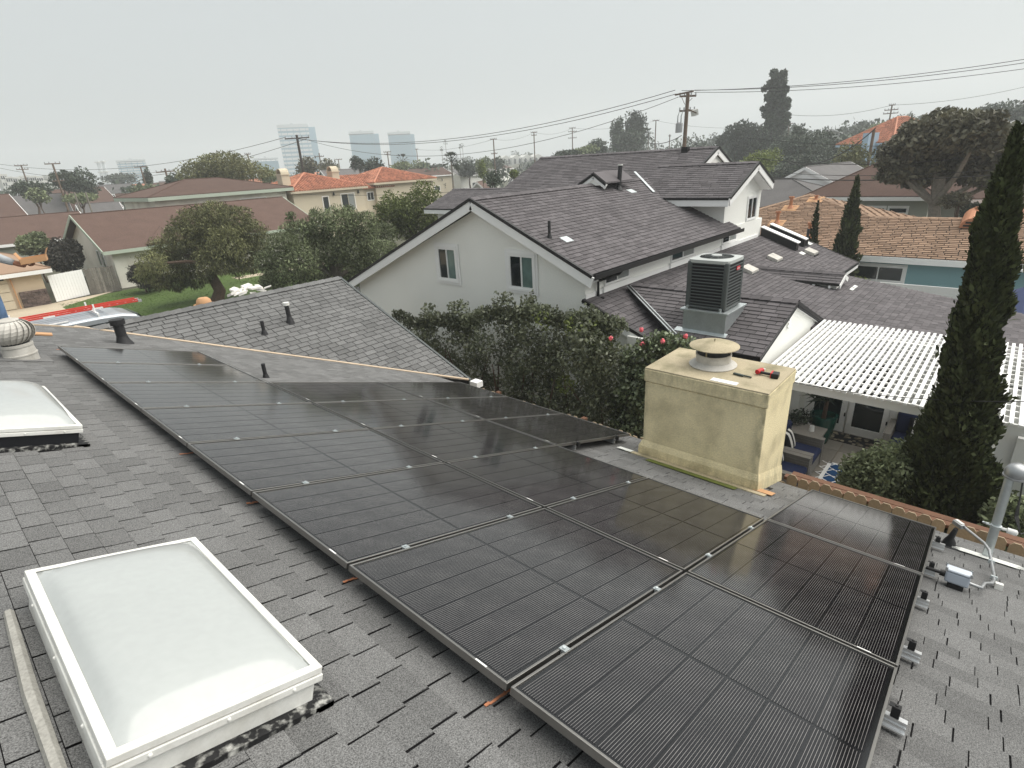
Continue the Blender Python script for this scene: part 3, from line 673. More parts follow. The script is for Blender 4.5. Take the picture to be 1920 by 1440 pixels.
b = MB(); b.frame(on_roof(5.06, -.505, .0), X*.06, Y*.05, Z*.05); b.build('strap_block', 'alu', t)
e = path[-1]; b = MB(); b.frame(e+(-.03, -.03, -.022), (.07, .075, .0), (-.03, .03, 0), (0, 0, .045)); b.build('elbow_box', 'pipe', t, bevel=.008)
b = MB(); b.frame(e+(-.022, -.022, .024), (.055, .06, .0), (-.02, .02, 0), (0, 0, .006)); b.build('elbow_cover', 'alu', t, bevel=.003)
settle(t)
Pb = on_roof(5.96, -.13); t = thing('roof_boot', 'black rubber roof boot under the conduit elbow', 'roof boot', tuple(Pb)); b = MB(); b.tube([Pb-NV*.02, Pb+NV*.05, Pb+(0, 0, .10), Pb+(-.02, -.02, .22)], [.062, .05, .028, .018], 14); b.build('cone', 'rubber', t, smooth=True); b = MB(); b.frame(on_roof(5.86, -.24, .004), AV*.2, BV*.22, NV*.004); b.build('flange', 'rubber', t); settle(t)
mb = on_roof(5.95, -.42)
t = thing('service_mast', 'galvanised service mast with domed weatherhead at the right edge', 'service mast', tuple(mb))
tp = np.array([6.08, -.405, 3.62]); b = MB(); b.tube([mb-(0, 0, .25), tp], .036, 18); b.build('mast_tube', 'galv', t, smooth=True)
b = MB(); hd = tp+np.array([.0, -.035, .0]); b.lathe([(.085, -.02), (.09, .01), (.082, .06), (.05, .095), (.001, .105)], hd, 24); b.lathe([(.088, -.03), (.094, -.028), (.094, -.012), (.088, -.01)], hd, 24); b.build('weatherhead', 'pipe', t, smooth=True)
md_ = mb*.62+tp*.38
b = MB(); b.tube([md_+(0, 0, -.012), md_+(0, 0, .02)], .042, 16); b.beam(md_+(0, .04, 0), md_+(0, .10, .015), .012, .012); b.beam(md_+(-.01, .10, .02), md_+(.0, .05, .02), .006, .006); b.build('clamp_ring', 'galv', t)
b = MB(); b.tube([md_+(0, -.04, 0), md_+(0, -.075, 0), md_+(0, -.08, 0), md_+(0, -.145, -.004), md_+(0, -.155, -.004)], [.014, .014, .026, .027, .012], 12); b.build('insulator', 'sticker', t, smooth=True)
b = MB()
for k in range(3):
    a = hd+np.array([.02*k-.02, -.05, -.02]); b.tube([a, a+(.01, -.02, -.18), a+(.02, -.03-.01*k, -.4), md_+(0, -.17, .0), md_+(.3, -.5, .1), md_+(3, -6, .8)], .006, 6)
b.build('service_cable', 'wire', t); settle(t)
b = MB(); rr = random.Random(4); b.frame(on_roof(5.86, -.62, .016), AV*.13, BV*.40, NV*.003)
for k in range(16):
    b.frame(on_roof(5.86+.008*k, -.62-rr.uniform(.0, .07), .0155), AV*.006, BV*.1, NV*.003); b.frame(on_roof(5.86+.008*k, -.23, .0155), AV*.006, BV*rr.uniform(.01, .09), NV*.003)
tag(b.build('white_patch', 'whitepaint'), 'brushed white mastic patch around the foot of the mast', 'patch')
# power tools left on the chimney
t = thing('cordless_drill', 'red and black cordless drill lying on the chimney top', 'drill', (6.2, 1.85, 4.07))
p = np.array([6.16, 1.80, 4.105]); b = MB(); b.tube([p+(-.06, .08, 0), p+(.035, .055, .0)], .027, 12); b.build('motor_body', 'redred', t, smooth=True)
b = MB(); b.tube([p+(.035, .055, 0), p+(.06, .048, 0), p+(.085, .042, 0)], [.02, .017, .01], 10); b.build('chuck', 'turb', t, smooth=True)
b = MB(); b.tube([p+(-.03, .07, -.006), p+(-.02, -.01, -.012), p+(-.015, -.07, -.012)], .017, 8); b.build('handle', 'black', t, smooth=True)
b = MB(); b.frame(p+(-.07, -.15, -.04), (.10, .012, 0), (-.01, .075, 0), (0, 0, .06)); b.build('battery', 'black', t, bevel=.008)
b = MB(); b.frame(p+(-.072, -.085, -.04), (.10, .012, 0), (-.002, .02, 0), (0, 0, .062)); b.build('battery_clip', 'redred', t, bevel=.004)
settle(t)
t = thing('tin_snips', 'small dark green pliers lying in front of the drill', 'pliers', (5.95, 2.0, 4.07)); b = MB()
p = np.array([5.95, 1.98, 4.072]); b.frame(p, (.02, .12, 0), (.03, -.005, 0), (0, 0, .018)); b.frame(p+(.01, -.09, 0), (.01, .09, 0), (.016, 0, 0), (0, 0, .016)); b.frame(p+(.03, .04, 0), (.0, .08, 0), (.018, .0, 0), (0, 0, .016)); b.build('jaws_and_grips', M('dark_green_steel', (.04, .055, .05), .5, .1, 30), t, bevel=.003); settle(t)
# ------------------------------------------------------------------ fence between the lots
t = thing('board_fence', 'tan dog-eared board fence with a redwood rail beyond the eave', 'fence', (7.6, 0, 0))
rr = random.Random(12); y = -1.45; me = None
bd = MB(); hw = .0675
bd.prism([(0, -hw, 0), (0, hw, 0), (0, hw, 2.03), (0, hw-.035, 2.08), (0, -hw+.035, 2.08), (0, -hw, 2.03)], (.018, 0, 0)); me = bd.mesh('fence_board'); me.materials.append(MT['wood_fence'])
while y < 8.0:
    ob = bpy.data.objects.new('fence_board', me); COL.objects.link(ob); ob.parent = t; ob.location = (7.6+rr.uniform(-.004, .004), y, rr.uniform(-.03, .015)-(.13 if y > 1.75 else 0)); ob.rotation_euler = (rr.uniform(-.008, .008), 0, 0); y += .142
for nm, zz, wd in (('top_rail', 1.97, .10), ('lower_rail', .5, .06)):
    bx(nm, 7.622, 7.622+wd, -1.5, 1.8 if zz > 1 else 8.1, zz, zz+.045, 'redwood', t)
for k in range(5): bx('post', 7.63, 7.72, -1.3+k*2.2, -1.21+k*2.2, 0, 1.95, 'redwood', t)
b = MB(); b.beam((7.86, -1.5, 1.93), (7.86, 1.75, 1.93), .11, .09); b.build('planter_rail', 'redwood', t)
settle(t)
b = MB(); b.box(7.7, 9.95, -1.6, 1.7, .0, .05); tag(b.build('planting_bed', 'dirt'), kind='structure')
# hedge: dense glossy leaves over thin stems, in three lumps so that the wall shows between
def hp(px, py, X): return AX(px, py, X)
hb = []
rng = np.random.default_rng(21)
outline = [(745, 600, 700), (800, 590, 720), (850, 583, 740), (900, 585, 760), (950, 577, 780), (1000, 585, 790), (1050, 608, 790), (1098, 604, 790), (1130, 612, 790)]
for (px, pt, pb_) in outline:
    for k in range(7):
        X = 9.2+rng.uniform(-.35, .35); f = (k+.4)/7; py = pt+22+(pb_-pt)*f
        P = hp(px+rng.uniform(-22, 22), py, X); s = rng.uniform(.34, .56); hb.append((*P, s*.9, s*1.1, s*.9))
hb += [(*hp(px, py, 9.2), .30, .30, .26) for px, py in ((1110, 600), (1085, 596), (1135, 625), (945, 566), (990, 574), (860, 578), (805, 588))]
t = thing('hedge', 'long clipped camellia hedge of glossy dark leaves before the white gable wall', 'hedge', (9.2, 8, 0))
foliage('foliage', hb, 30000, .092, 'leaf_hedge', t, 31, shell=.2, aspect=.55)
foliage('top_sprigs', [(*hp(px, 596-8*math.sin(px*.021)-6*math.sin(px*.07), 9.2), .22, .42, .20) for px in range(752, 1150, 22)], 9000, .085, 'leaf_hedge', t, 36, shell=.1, aspect=.55, up=.4)
foliage('young_leaves', [(*hp(px, py, 9.1), .26, .3, .22) for px, py in ((1110, 618), (1080, 608), (1128, 640), (1020, 600), (1060, 720), (1120, 690))], 900, .075, 'leaf_y', t, 33, shell=.5, aspect=.55)
for k in range(16):
    y = 5.4+k*.5; b = MB(); r_ = random.Random(k); b.tube([(9.2+r_.uniform(-.1, .1), y, 0), (9.2+r_.uniform(-.2, .2), y+r_.uniform(-.2, .2), .9), (9.2+r_.uniform(-.3, .3), y+r_.uniform(-.4, .4), 1.9)], [.045, .03, .012], 6); b.build('stem', 'bark', t, smooth=True)
for (px, py, l) in ((927, 560, .22), (998, 550, .3), (965, 562, .16), (805, 578, .12), (1045, 572, .2), (1065, 578, .18), (1110, 566, .15)):
    P = hp(px, py+10, 9.2); b = MB(); b.tube([P-(0, 0, .3), P+(0, .02, l*.4)], [.008, .004], 5); b.build('shoot', 'bark', t); foliage('shoot_leaves', [(P[0], P[1], P[2]-.02, .05, .06, l*.8)], 26, .075, 'leaf_hedge', t, int(px), shell=.2)
settle(t)
t = thing('camellia_bush', 'camellia bush with pink blossoms behind the yellow chimney', 'bush', (8.9, 4.3, 0))
cb = []
for (px, py) in ((1190, 668), (1215, 650), (1240, 640), (1265, 645), (1290, 655), (1185, 700), (1215, 690), (1250, 680), (1285, 690), (1180, 730), (1210, 740), (1195, 770), (1170, 790), (1225, 720), (1320, 680), (1160, 745), (1195, 800), (1180, 820), (1210, 830)):
    P = hp(px, py+8, 8.9+rng.uniform(-.3, .3)); s = rng.uniform(.24, .34); cb.append((*P, s, s, s))
foliage('foliage', cb, 12000, .09, 'leaf_cam', t, 41, shell=.3, aspect=.6)
for k in range(6):
    b = MB(); b.tube([(8.9, 4.2+.1*k, 0), (8.9, 4.0+.2*k, 1.2), (8.9+.1*(k-3), 3.9+.3*k, 2.4)], [.04, .028, .012], 6); b.build('stem', 'bark', t, smooth=True)
for k, (px, py) in enumerate(((1203, 618), (1243, 640), (1205, 645), (1286, 630), (1146, 634))):
    P = hp(px, py, 8.62); b = MB(); r_ = random.Random(k)
    for q in range(26):
        d_ = np.array([-abs(r_.gauss(0, 1)), r_.gauss(0, 1), r_.gauss(0, 1)]); d_ /= np.linalg.norm(d_); e_ = np.cross(d_, (.3, .5, .8)); e_ /= np.linalg.norm(e_); f_ = np.cross(d_, e_); o_ = P+d_*r_.uniform(.02, .045)
        b.poly([o_-e_*.022-f_*.012, o_+e_*.0-f_*.024+d_*.006, o_+e_*.022, o_+f_*.024+d_*.006], r_.random()*.9+.05)
    b.build('blossom', 'pink', t)
settle(t)
# ------------------------------------------------------------------ neighbour's house
def window(root, o, wd, up, w_, h_, nrm, trimw=.0, mull=1, glass=('glass', 'glass'), mat='trim', fr=.045, name='window'):
    """Window in a wall: o = lower corner, wd / up unit vectors along the wall, nrm = outward."""
    o, wd, up, nrm = (np.array(q, float) for q in (o, wd, up, nrm)); b = MB()
    F = lambda a0, a1, c0, c1, d0, d1: b.frame(o+wd*a0+up*c0+nrm*d0, wd*(a1-a0), up*(c1-c0), nrm*(d1-d0))
    F(0, w_, 0, fr, -.03, .03); F(0, w_, h_-fr, h_, -.03, .03); F(0, fr, fr, h_-fr, -.03, .03); F(w_-fr, w_, fr, h_-fr, -.03, .03)
    for k in range(mull): x = w_*(k+1)/(mull+1); F(x-fr*.45, x+fr*.45, fr, h_-fr, -.028, .026)
    win = b.build(name, mat, root)
    for k in range(mull+1):
        b = MB(); x = w_*k/(mull+1); b.frame(o+wd*(x+.01)+up*.01-nrm*.004, wd*(w_/(mull+1)-.02), up*(h_-.02), nrm*.008); b.build('pane', glass[k % len(glass)], win)
    if trimw:
        for i, (g, dd) in enumerate(((trimw, .022), (trimw*.48, .036))):
            b = MB()
            for a0, a1, c0, c1 in ((-g, w_+g, -g, 0), (-g, w_+g, h_, h_+g), (-g, 0, 0, h_), (w_, w_+g, 0, h_)): b.frame(o+wd*a0+up*c0+nrm*.002*(i+1), wd*(a1-a0), up*(c1-c0), nrm*dd)
            b.build('trim', 'trim', win)
    return win
nh = thing('neighbour_house', 'white stucco house with dark grey gable roofs beyond the hedge', 'house', (16, 9, 0))
GX = 10.5                                      # main gable wall
b = MB(); b.prism([(GX, 6.0, -.2), (GX, 16.7, -.2), (GX, 16.7, 2.9), (GX, 10.55, 5.42), (GX, 7.27, 4.0), (GX, 7.27, 3.3), (GX, 5.9, 2.8)], (.2, 0, 0)); b.build('gable_wall', 'stucco', nh)
bx('clerestory_wall', GX+.2, 22, 7.27, 7.45, 2.9, 4.05, 'stucco', nh)
bx('far_wall', GX+.2, 22, 16.5, 16.7, -.2, 2.95, 'stucco', nh)
# upper main roof, both slopes (gable rake stands 0.3 m proud of the wall)
ap, az = 10.55, 5.66; st_ = .444; sl = math.hypot(1, st_)
roof_field(nh, (0, ap, az), (1, 0, 0), (0, -1/sl, -st_/sl), [(10.2, 0), (19.05, 0), (18.0, 1.55*1), (18.9, (ap-6.9)*sl), (10.2, (ap-6.9)*sl)] if False else [(10.2, 0), (19.15, 0), (18.95, (ap-6.9)*sl), (10.2, (ap-6.9)*sl)], .143, (.22, .34), .015, 'shingle2', 130, seed=20, gap=.013)
roof_field(nh, (0, ap, az), (1, 0, 0), (0, 1/math.hypot(1, .424), -.424/math.hypot(1, .424)), [(10.2, 0), (19, 0), (19, 6.4*math.hypot(1, .424)), (10.2, 6.4*math.hypot(1, .424))], .143, (.25, .34), .015, 'shingle2', 0, seed=21, deckname='roof_back')
ridge_caps(nh, (10.2, ap, az+.005), (18.9, ap, az+.005), (0, -1, -st_), (0, 1, -.424), 'shingle2', .2, .16)
def fascia(root, p, q, h=.24, th=.04, mat='trim', drip=True, name='fascia', off=(0, 0, 0)):
    p, q = np.array(p, float)+off, np.array(q, float)+off; b = MB(); b.beam(p-(0, 0, h/2+.03), q-(0, 0, h/2+.03), th, h); f = b.build(name, mat, root)
    if drip:
        b = MB(); d = .012; b.beam(p-(0, 0, .02), q-(0, 0, .02), th+.035, .075); b.build('drip_edge', 'black', f)
    return f
fascia(nh, (10.19, ap+.0, az), (10.19, 6.86, az-st_*(ap-6.86)), .25)
fascia(nh, (10.19, ap, az), (10.19, 16.95, az-.424*6.4), .25)
b = MB(); b.prism([(10.2, ap, az-.17), (10.2, 6.9, az-.17-st_*(ap-6.9)), (10.5, 6.9, az-.17-st_*(ap-6.9)), (10.5, ap, az-.17)], (0, 0, -.02)); b.prism([(10.2, ap, az-.17), (10.2, 16.9, az-.17-.424*6.35), (10.5, 16.9, az-.17-.424*6.35), (10.5, ap, az-.17)], (0, 0, -.02)); b.build('soffit', 'trim', nh)
ez = az-st_*(ap-6.9)
b = MB()                                        # black gutter along the clerestory eave
for dz, dy, wd, h in ((-.10, -.06, .11, .012), (-.05, -.115, .012, .11), (-.05, 0, .012, .11)): b.beam((10.2, 6.9+dy, ez+dz), (18.95, 6.9+dy, ez+dz), wd, h)
g = b.build('gutter', 'black', nh)
b = MB(); b.tube([(11.45, 6.86, ez-.1), (11.45, 6.95, ez-.2), (10.95, 7.2, ez-.3), (10.95, 7.2, 3.36), (10.98, 7.05, 3.32)], .035, 8); b.build('downspout', 'black', nh)
b = MB(); b.beam((10.5, 7.22, 3.90), (18.4, 7.22, 3.90), .06, .12); b.build('frieze_board', 'trim', nh)
b = MB(); b.beam((10.5, 7.25, 3.42), (21.7, 7.25, 3.42), .03, .16); b.build('base_flashing', 'trim', nh)
for x0, wd in ((11.3, 1.15), (14.75, 1.5), (18.35, 1.2)):
    window(nh, (x0, 7.262, 3.56), (1, 0, 0), (0, 0, 1), wd, .30, (0, -1, 0), .0, 1, ('glass', 'blind'))
    bx('sill_board', x0-.1, x0+wd+.1, 7.2, 7.268, 3.40, 3.55, 'trim', nh)
for (p, q) in (((814, 455), (866, 535)), ((947, 467), (1011, 554))):
    A0 = AX(*p, GX); A1 = AX(*q, GX); y1_, y0_ = A0[1]-.13, A1[1]+.13; z1_, z0_ = A0[2]-.12, A1[2]+.12
    window(nh, (GX-.004, y1_, z0_), (0, -1, 0), (0, 0, 1), y1_-y0_, z1_-z0_, (-1, 0, 0), .13, 1, ('glass', 'glass_g'))
    for k in range(0): bx('blind_slat', GX-.012, GX-.009, y0_+.05, y0_+(y1_-y0_)*.46, z0_+.08+(z1_-z0_-.2)*k/8, z0_+.115+(z1_-z0_-.2)*k/8, 'glass_g', nh)
# lower slope under the clerestory, then the flatter patio roof
lt = .39; ll = math.hypot(1, lt)
lz = 3.40
P1 = lambda x, y: (x, (7.27-y)*ll)
roof_field(nh, (0, 7.27, lz), (1, 0, 0), (0, -1/ll, -lt/ll), [P1(10.42, 7.27), P1(24.2, 7.27), P1(24.2, 4.33), P1(10.42, 4.33)], .143, (.24, .36), .015, 'shingle2', 60, seed=22, deckname='lower_roof', gap=.013)
fascia(nh, (10.40, 7.27, lz), (10.40, 5.0, lz-lt*2.27), .2, name='rake_board')
fascia(nh, (24.22, 7.27, lz), (24.22, 4.3, lz-lt*2.97), .2, name='rake_board')
fascia(nh, (18.6, 4.31, lz-lt*2.96), (24.2, 4.31, lz-lt*2.96), .16, name='eave_board')
for k in range(8): bx('rafter_tail', 19.5+.6*k, 19.56+.6*k, 4.33, 4.75, lz-lt*2.9-.24, lz-lt*2.9-.14, 'trim', nh)
pt_ = .155; pl_ = math.hypot(1, pt_)
P2 = lambda x, y: (x, (5.94-y)*pl_)
roof_field(nh, (0, 5.94, 2.885), (1, 0, 0), (0, -1/pl_, -pt_/pl_), [P2(13.9, 5.94), P2(20.0, 5.94), P2(20.0, -3.2), P2(13.9, -3.2)], .143, (.24, .36), .015, 'shingle2', 0, seed=23, deckname='patio_roof', gap=.013, thick=.06)
bx('side_wall', 20.2, 24, 4.7, 7.2, -.8, 2.25, 'stucco', nh)
bx('eave_post', 22.9, 23.0, 4.36, 4.44, -.7, 2.1, 'trim', nh)
# wing carrying the air conditioner: ridge along y, gable end to the right
wr, wrz, wsl = 12.26, 3.45, .305; w1 = math.hypot(1, wsl)
W1 = lambda x, y: (y, (wr-x)*w1)
roof_field(nh, (wr, 0, wrz), (0, 1, 0), (-1/w1, 0, -wsl/w1), [W1(wr, 3.12), W1(wr, 7.0), W1(12.0, 7.0), W1(10.2, 4.7), W1(10.2, 3.12)], .143, (.24, .36), .014, 'shingle2', 45, seed=24, deckname='wing_roof', gap=.013)
w2 = math.hypot(1, .40); W2 = lambda x, y: (y, (x-wr)*w2)
roof_field(nh, (wr, 0, wrz), (0, 1, 0), (1/w2, 0, -.40/w2), [W2(wr, 3.12), W2(wr, 7.0), W2(13.6, 5.2), W2(14.7, 4.2), W2(14.7, 3.12)], .143, (.24, .36), .015, 'shingle2', 0, seed=25, deckname='wing_roof_back')
ridge_caps(nh, (wr, 7.0, wrz+.005), (wr, 3.12, wrz+.005), (-1, 0, -wsl), (1, 0, -.4), 'shingle2', .22, .15)
b = MB(); b.prism([(10.28, 3.2, -.2), (wr, 3.2, -.2), (14.6, 3.2, -.2), (14.6, 3.2, 2.44), (wr, 3.2, 3.36), (10.28, 3.2, 2.77)], (0, .12, 0)); b.build('wing_gable_wall', 'stucco', nh)
bx('wing_wall', 10.28, 10.4, 3.32, 6.0, -.2, 2.75, 'stucco', nh)
b = MB(); b.beam((wr, 3.14, wrz-.03), (10.2, 3.14, wrz-.03-wsl*2.06), .05, .05); b.beam((wr, 3.14, wrz-.03), (14.7, 3.14, wrz-.03-.4*2.44), .05, .07); b.build('wing_rake', 'black', nh)
b = MB(); b.beam((wr, 3.17, wrz-.10), (14.7, 3.17, wrz-.10-.4*2.44), .03, .09); b.build('wing_barge_board', 'trim', nh)
vl0 = np.array([12.05, 7.03, 3.43]); vl1 = np.array([10.42, 4.95, 2.93])
b = MB(); b.beam(vl0, vl1, .10, .02); vf = b.build('valley_flashing', 'galv', nh); b = MB(); b.beam(vl0+(0, .0, .014), vl1+(0, 0, .014), .045, .01); b.build('valley_groove', 'black', vf)
vt = MB(); C0 = aty_ = AY(1480, 597, 3.19)
for k in range(5):
    z = C0[2]+.16-.085*k; vt.frame((C0[0]-.09+.0*k, 3.185, z), (.15, 0, .02), (0, -.03, -.02), (0, 0, .035))
vt.build('gable_vent', 'trim', nh)
# second storey behind: long ridge along y
bs = .43; bl = math.hypot(1, bs); U = lambda x, y: (y, (21.35-x)*bl)
roof_field(nh, (21.35, 0, 6.58), (0, 1, 0), (-1/bl, 0, -bs/bl), [U(21.35, 8.9), U(21.35, 17.2), U(17.85, 17.2), U(17.85, 8.9)], .143, (.26, .38), .013, 'shingle2', 0, seed=26, deckname='upper_roof', gap=.013)
roof_field(nh, (20.08, 0, 6.03), (0, 1, 0), (-1/bl, 0, -bs/bl), [(6.95, 0), (8.9, 0), (8.9, 2.23*bl), (6.95, 2.23*bl)], .143, (.26, .38), .013, 'shingle2', 0, seed=27, deckname='upper_roof', gap=.013)
for (xr, zr_, y0_, y1_, xe) in ((21.35, 6.58, 8.9, 17.2, 24.8), (20.08, 6.03, 6.95, 10.5, 21.75)):
    b = MB(); b.prism([(xr, y0_, zr_-.02), (xr, y1_, zr_-.02), (xe, y1_, zr_-.02-bs*(xe-xr)), (xe, y0_, zr_-.02-bs*(xe-xr))], (0, 0, -.08)); b.build('upper_roof_back', 'shingle2', nh)
    ridge_caps(nh, (xr, y0_, zr_+.004), (xr, y1_, zr_+.004), (-1, 0, -bs), (1, 0, -bs), 'shingle2', .22, .15)
fascia(nh, (17.83, 6.95, 5.06), (17.83, 9.6, 5.06), .22)
fascia(nh, (20.08, 6.93, 6.03), (17.85, 6.93, 6.03-bs*2.23), .22); fascia(nh, (20.08, 6.93, 6.03), (21.75, 6.93, 6.03-bs*1.67), .22)
fascia(nh, (21.35, 8.88, 6.58), (19.9, 8.88, 6.58-bs*1.45), .22); fascia(nh, (21.35, 8.88, 6.58), (23.2, 8.88, 6.58-bs*1.85), .22)
b = MB(); b.prism([(20.4, 8.97, 5.9), (21.35, 8.97, 6.35), (22.6, 8.97, 5.8), (22.6, 8.97, 5.0), (20.4, 8.97, 5.0)], (0, .1, 0)); b.build('upper_gable_wall', 'stucco', nh)
b = MB(); b.prism([(18.47, 7.3, 3.3), (21.7, 7.3, 3.3), (21.7, 7.3, 5.12), (20.08, 7.3, 5.86), (18.47, 7.3, 5.16)], (0, .12, 0)); b.build('storey_wall', 'stucco', nh)
b = MB(); b.prism([(18.47, 7.42, 3.9), (18.47, 9.8, 3.9), (18.47, 9.8, 5.1), (18.47, 7.42, 5.1)], (.12, 0, 0)); b.build('storey_wall', 'stucco', nh)
bx('corner_block', 18.42, 18.50, 7.25, 7.33, 4.12, 4.18, 'trim', nh)
b = MB(); b.prism([(17.87, 6.97, 4.98), (17.87, 9.6, 4.98), (18.47, 9.6, 5.0), (18.47, 6.97, 5.0)], (0, 0, -.02)); b.prism([(18.47, 6.97, 5.05), (20.08, 6.97, 5.78), (20.08, 7.3, 5.78), (18.47, 7.3, 5.05)], (0, 0, -.02)); b.prism([(20.08, 6.97, 5.78), (21.7, 6.97, 5.08), (21.7, 7.3, 5.08), (20.08, 7.3, 5.78)], (0, 0, -.02)); b.build('soffit', 'trim', nh)
Wb = AY(1401, 413, 7.3); Wt = AY(1415, 377, 7.3)
window(nh, (20.45, 7.296, 4.12), (1, 0, 0), (0, 0, 1), .85, .75, (0, -1, 0), .05, 1, ('glass', 'glass'))
bx('storey_side', 21.58, 21.7, 7.42, 12, 2.9, 5.1, 'stucco', nh)
# rear low roof seen left of the gable, and the small gable behind the ridge
cs = .37; cl_ = math.hypot(1, cs); V = lambda x, y: (y, (23.6-x)*cl_)
roof_field(nh, (23.6, 0, 5.16), (0, 1, 0), (-1/cl_, 0, -cs/cl_), [V(23.6, 16.9), V(23.6, 25.8), V(21.2, 25.8), V(21.2, 16.9)], .143, (.26, .38), .013, 'shingle2', 0, seed=28, deckname='rear_roof', gap=.013)
b = MB(); b.prism([(23.6, 16.9, 5.14), (23.6, 25.8, 5.14), (26, 25.8, 4.25), (26, 16.9, 4.25)], (0, 0, -.08)); b.build('rear_roof_back', 'shingle2', nh)
ridge_caps(nh, (23.6, 16.9, 5.165), (23.6, 25.8, 5.165), (-1, 0, -cs), (1, 0, -cs), 'shingle2', .25, .15)
fascia(nh, (21.18, 16.9, 4.27), (21.18, 25.8, 4.27), .24); bx('rear_wall', 21.75, 25.6, 16.9, 25.3, -.5, 4.3, 'stucco', nh)
A0 = AX(1083, 350, 15.6); A1 = AX(1113, 329, 15.6); A2 = AX(1136, 347, 15.6)
b = MB(); b.prism([A0, A1, A2], (.1, 0, 0)); sg = b.build('small_gable', 'stucco', nh)
for e_ in (A0, A2):
    b = MB(); b.prism([A1+(0, 0, .05), e_+(0, 0, .04), e_+(1.7, 0, .04), A1+(1.7, 0, .05)], (0, 0, .05)); b.build('small_gable_roof', 'shingle2', nh)
fascia(nh, A1+(0, 0, .05), A0+(0, 0, .03), .13); fascia(nh, A1+(0, 0, .05), A2+(0, 0, .03), .13)
# flashing strip at the end of the main roof, two long roof monitors, flat vents, pipes
b = MB(); b.beam(AX(1190, 325, 19.0)+(0, 0, .05), AX(1226, 363, 17.9)+(0, 0, .05), .08, .03); b.build('end_flashing', 'galv', nh)
def on_p1(x, y, h=0.): return np.array([x, y, lz-lt*(7.27-y)])+np.array([0, lt/ll, 1/ll])*h
def on_r0(x, y, h=0.): return np.array([x, y, az-st_*(ap-y)])+np.array([0, st_/sl, 1/sl])*h
for x0 in (22.0, 22.95):
    b = MB(); b.frame(on_p1(x0, 5.95), (.28, 0, 0), (0, 1.3, lt*1.3), (0, 0, .30)); mo = b.build('roof_monitor', 'black', nh)
    b = MB(); b.frame(on_p1(x0-.03, 5.90, .0)+(0, 0, .30), (.34, 0, 0), (0, 1.36, lt*1.36), (0, 0, .03)); b.build('monitor_lid', 'trim', mo)
    b = MB(); b.frame(on_p1(x0-.06, 5.66, .012), (.36, 0, 0), (0, .16, lt*.16), (0, 0, .006)); b.build('monitor_apron', 'whitepaint', mo)
for x, y in ((17.65, 6.0), (19.95, 6.0), (22.65, 5.57)):
    b = MB(); b.frame(on_p1(x-.3, y-.17, .02), (.55, 0, 0), (0, .34, lt*.34), (0, 0, .10)); fv = b.build('flat_vent', 'turb', nh); b = MB(); b.frame(on_p1(x-.28, y-.2, .005), (.5, 0, 0), (0, .05, lt*.05), (0, 0, .05)); b.build('vent_slot', 'black', fv)
def npipe(P, r, h, cone=True, lean=(0, 0), topw=False, ap_=True):
    b = MB(); b.tube([P-(0, 0, .05), P+(lean[0], lean[1], h)], r, 10); b.tube([P-(0, 0, .02), P+(0, 0, .10)], [r*2, r*1.05], 10); pp = b.build('roof_pipe', 'rubber', nh, smooth=True)
    if topw: b = MB(); b.tube([P+(lean[0], lean[1], h-.02), P+(lean[0], lean[1], h+.015)], r*1.15, 10); b.build('pipe_rim', 'alu', pp)
    return pp
npipe(on_r0(16.46, 10.06), .07, .75, topw=True, lean=(.05, -.02)); npipe(on_r0(10.68, 8.42), .035, .40); npipe(on_p1(23.4, 5.98), .05, .62)
for P, a in ((on_r0(16.75, 9.85, .02), .35), (on_r0(10.95, 8.22, .02), .30)):
    b = MB(); b.frame(P-(0, .12, st_*.12), (a, 0, 0), (0, .22, st_*.22), (0, 0, .006)); b.build('pipe_apron', 'galv', nh)
b = MB(); b.frame(on_p1(23.65, 5.9, .02), (.4, 0, 0), (0, .2, lt*.2), (0, 0, .006)); b.build('pipe_apron', 'whitepaint', nh)
RV = AX(1285, 285, 21.1); b = MB(); b.box(RV[0]-.1, RV[0]+.1, RV[1]-.12, RV[1]+.12, 6.35, 6.64); b.build('ridge_vent', 'black', nh)
# dormer on the lower slope
DZ = 2.93; dx = 18.55
D1 = AZ(1585, 513, DZ); dx = D1[0]; y0_ = D1[1]; 
ds = .42; dl_ = math.hypot(1, ds); DV = lambda x, y: (y, (dx-x)*dl_)
roof_field(nh, (dx, 0, DZ), (0, 1, 0), (-1/dl_, 0, -ds/dl_), [DV(dx, y0_), DV(dx, 6.05), DV(dx-.5, 5.45), DV(dx-.5, y0_)], .125, (.3, .4), .014, 'shingle2', 0, seed=29, deckname='dormer_roof', gap=.013, thick=.05)
b = MB(); b.prism([(dx, y0_, DZ-.02), (dx, 6.05, DZ-.02), (dx+.5, 5.45, DZ-.22), (dx+.5, y0_, DZ-.22)], (0, 0, -.05)); b.build('dormer_roof_back', 'shingle2', nh)
ridge_caps(nh, (dx, 6.0, DZ), (dx, y0_, DZ), (-1, 0, -ds), (1, 0, -ds), 'shingle2', .26, .12)
b = MB(); b.beam((dx-.51, 5.5, DZ-.25), (dx-.51, y0_, DZ-.25), .03, .05); b.build('dormer_drip', 'black', nh)
b = MB(); b.prism([(dx-.36, y0_+.1, DZ-.95), (dx+.36, y0_+.1, DZ-.95), (dx+.36, y0_+.1, DZ-.22), (dx, y0_+.1, DZ-.08), (dx-.36, y0_+.1, DZ-.22)], (0, 1.45, 0)); b.build('dormer_wall', 'stucco', nh)
b = MB(); b.beam((dx, y0_-.01, DZ-.09), (dx-.5, y0_-.01, DZ-.30), .03, .12); b.beam((dx, y0_-.01, DZ-.09), (dx+.4, y0_-.01, DZ-.25), .03, .12); b.build('dormer_barge', 'trim', nh)
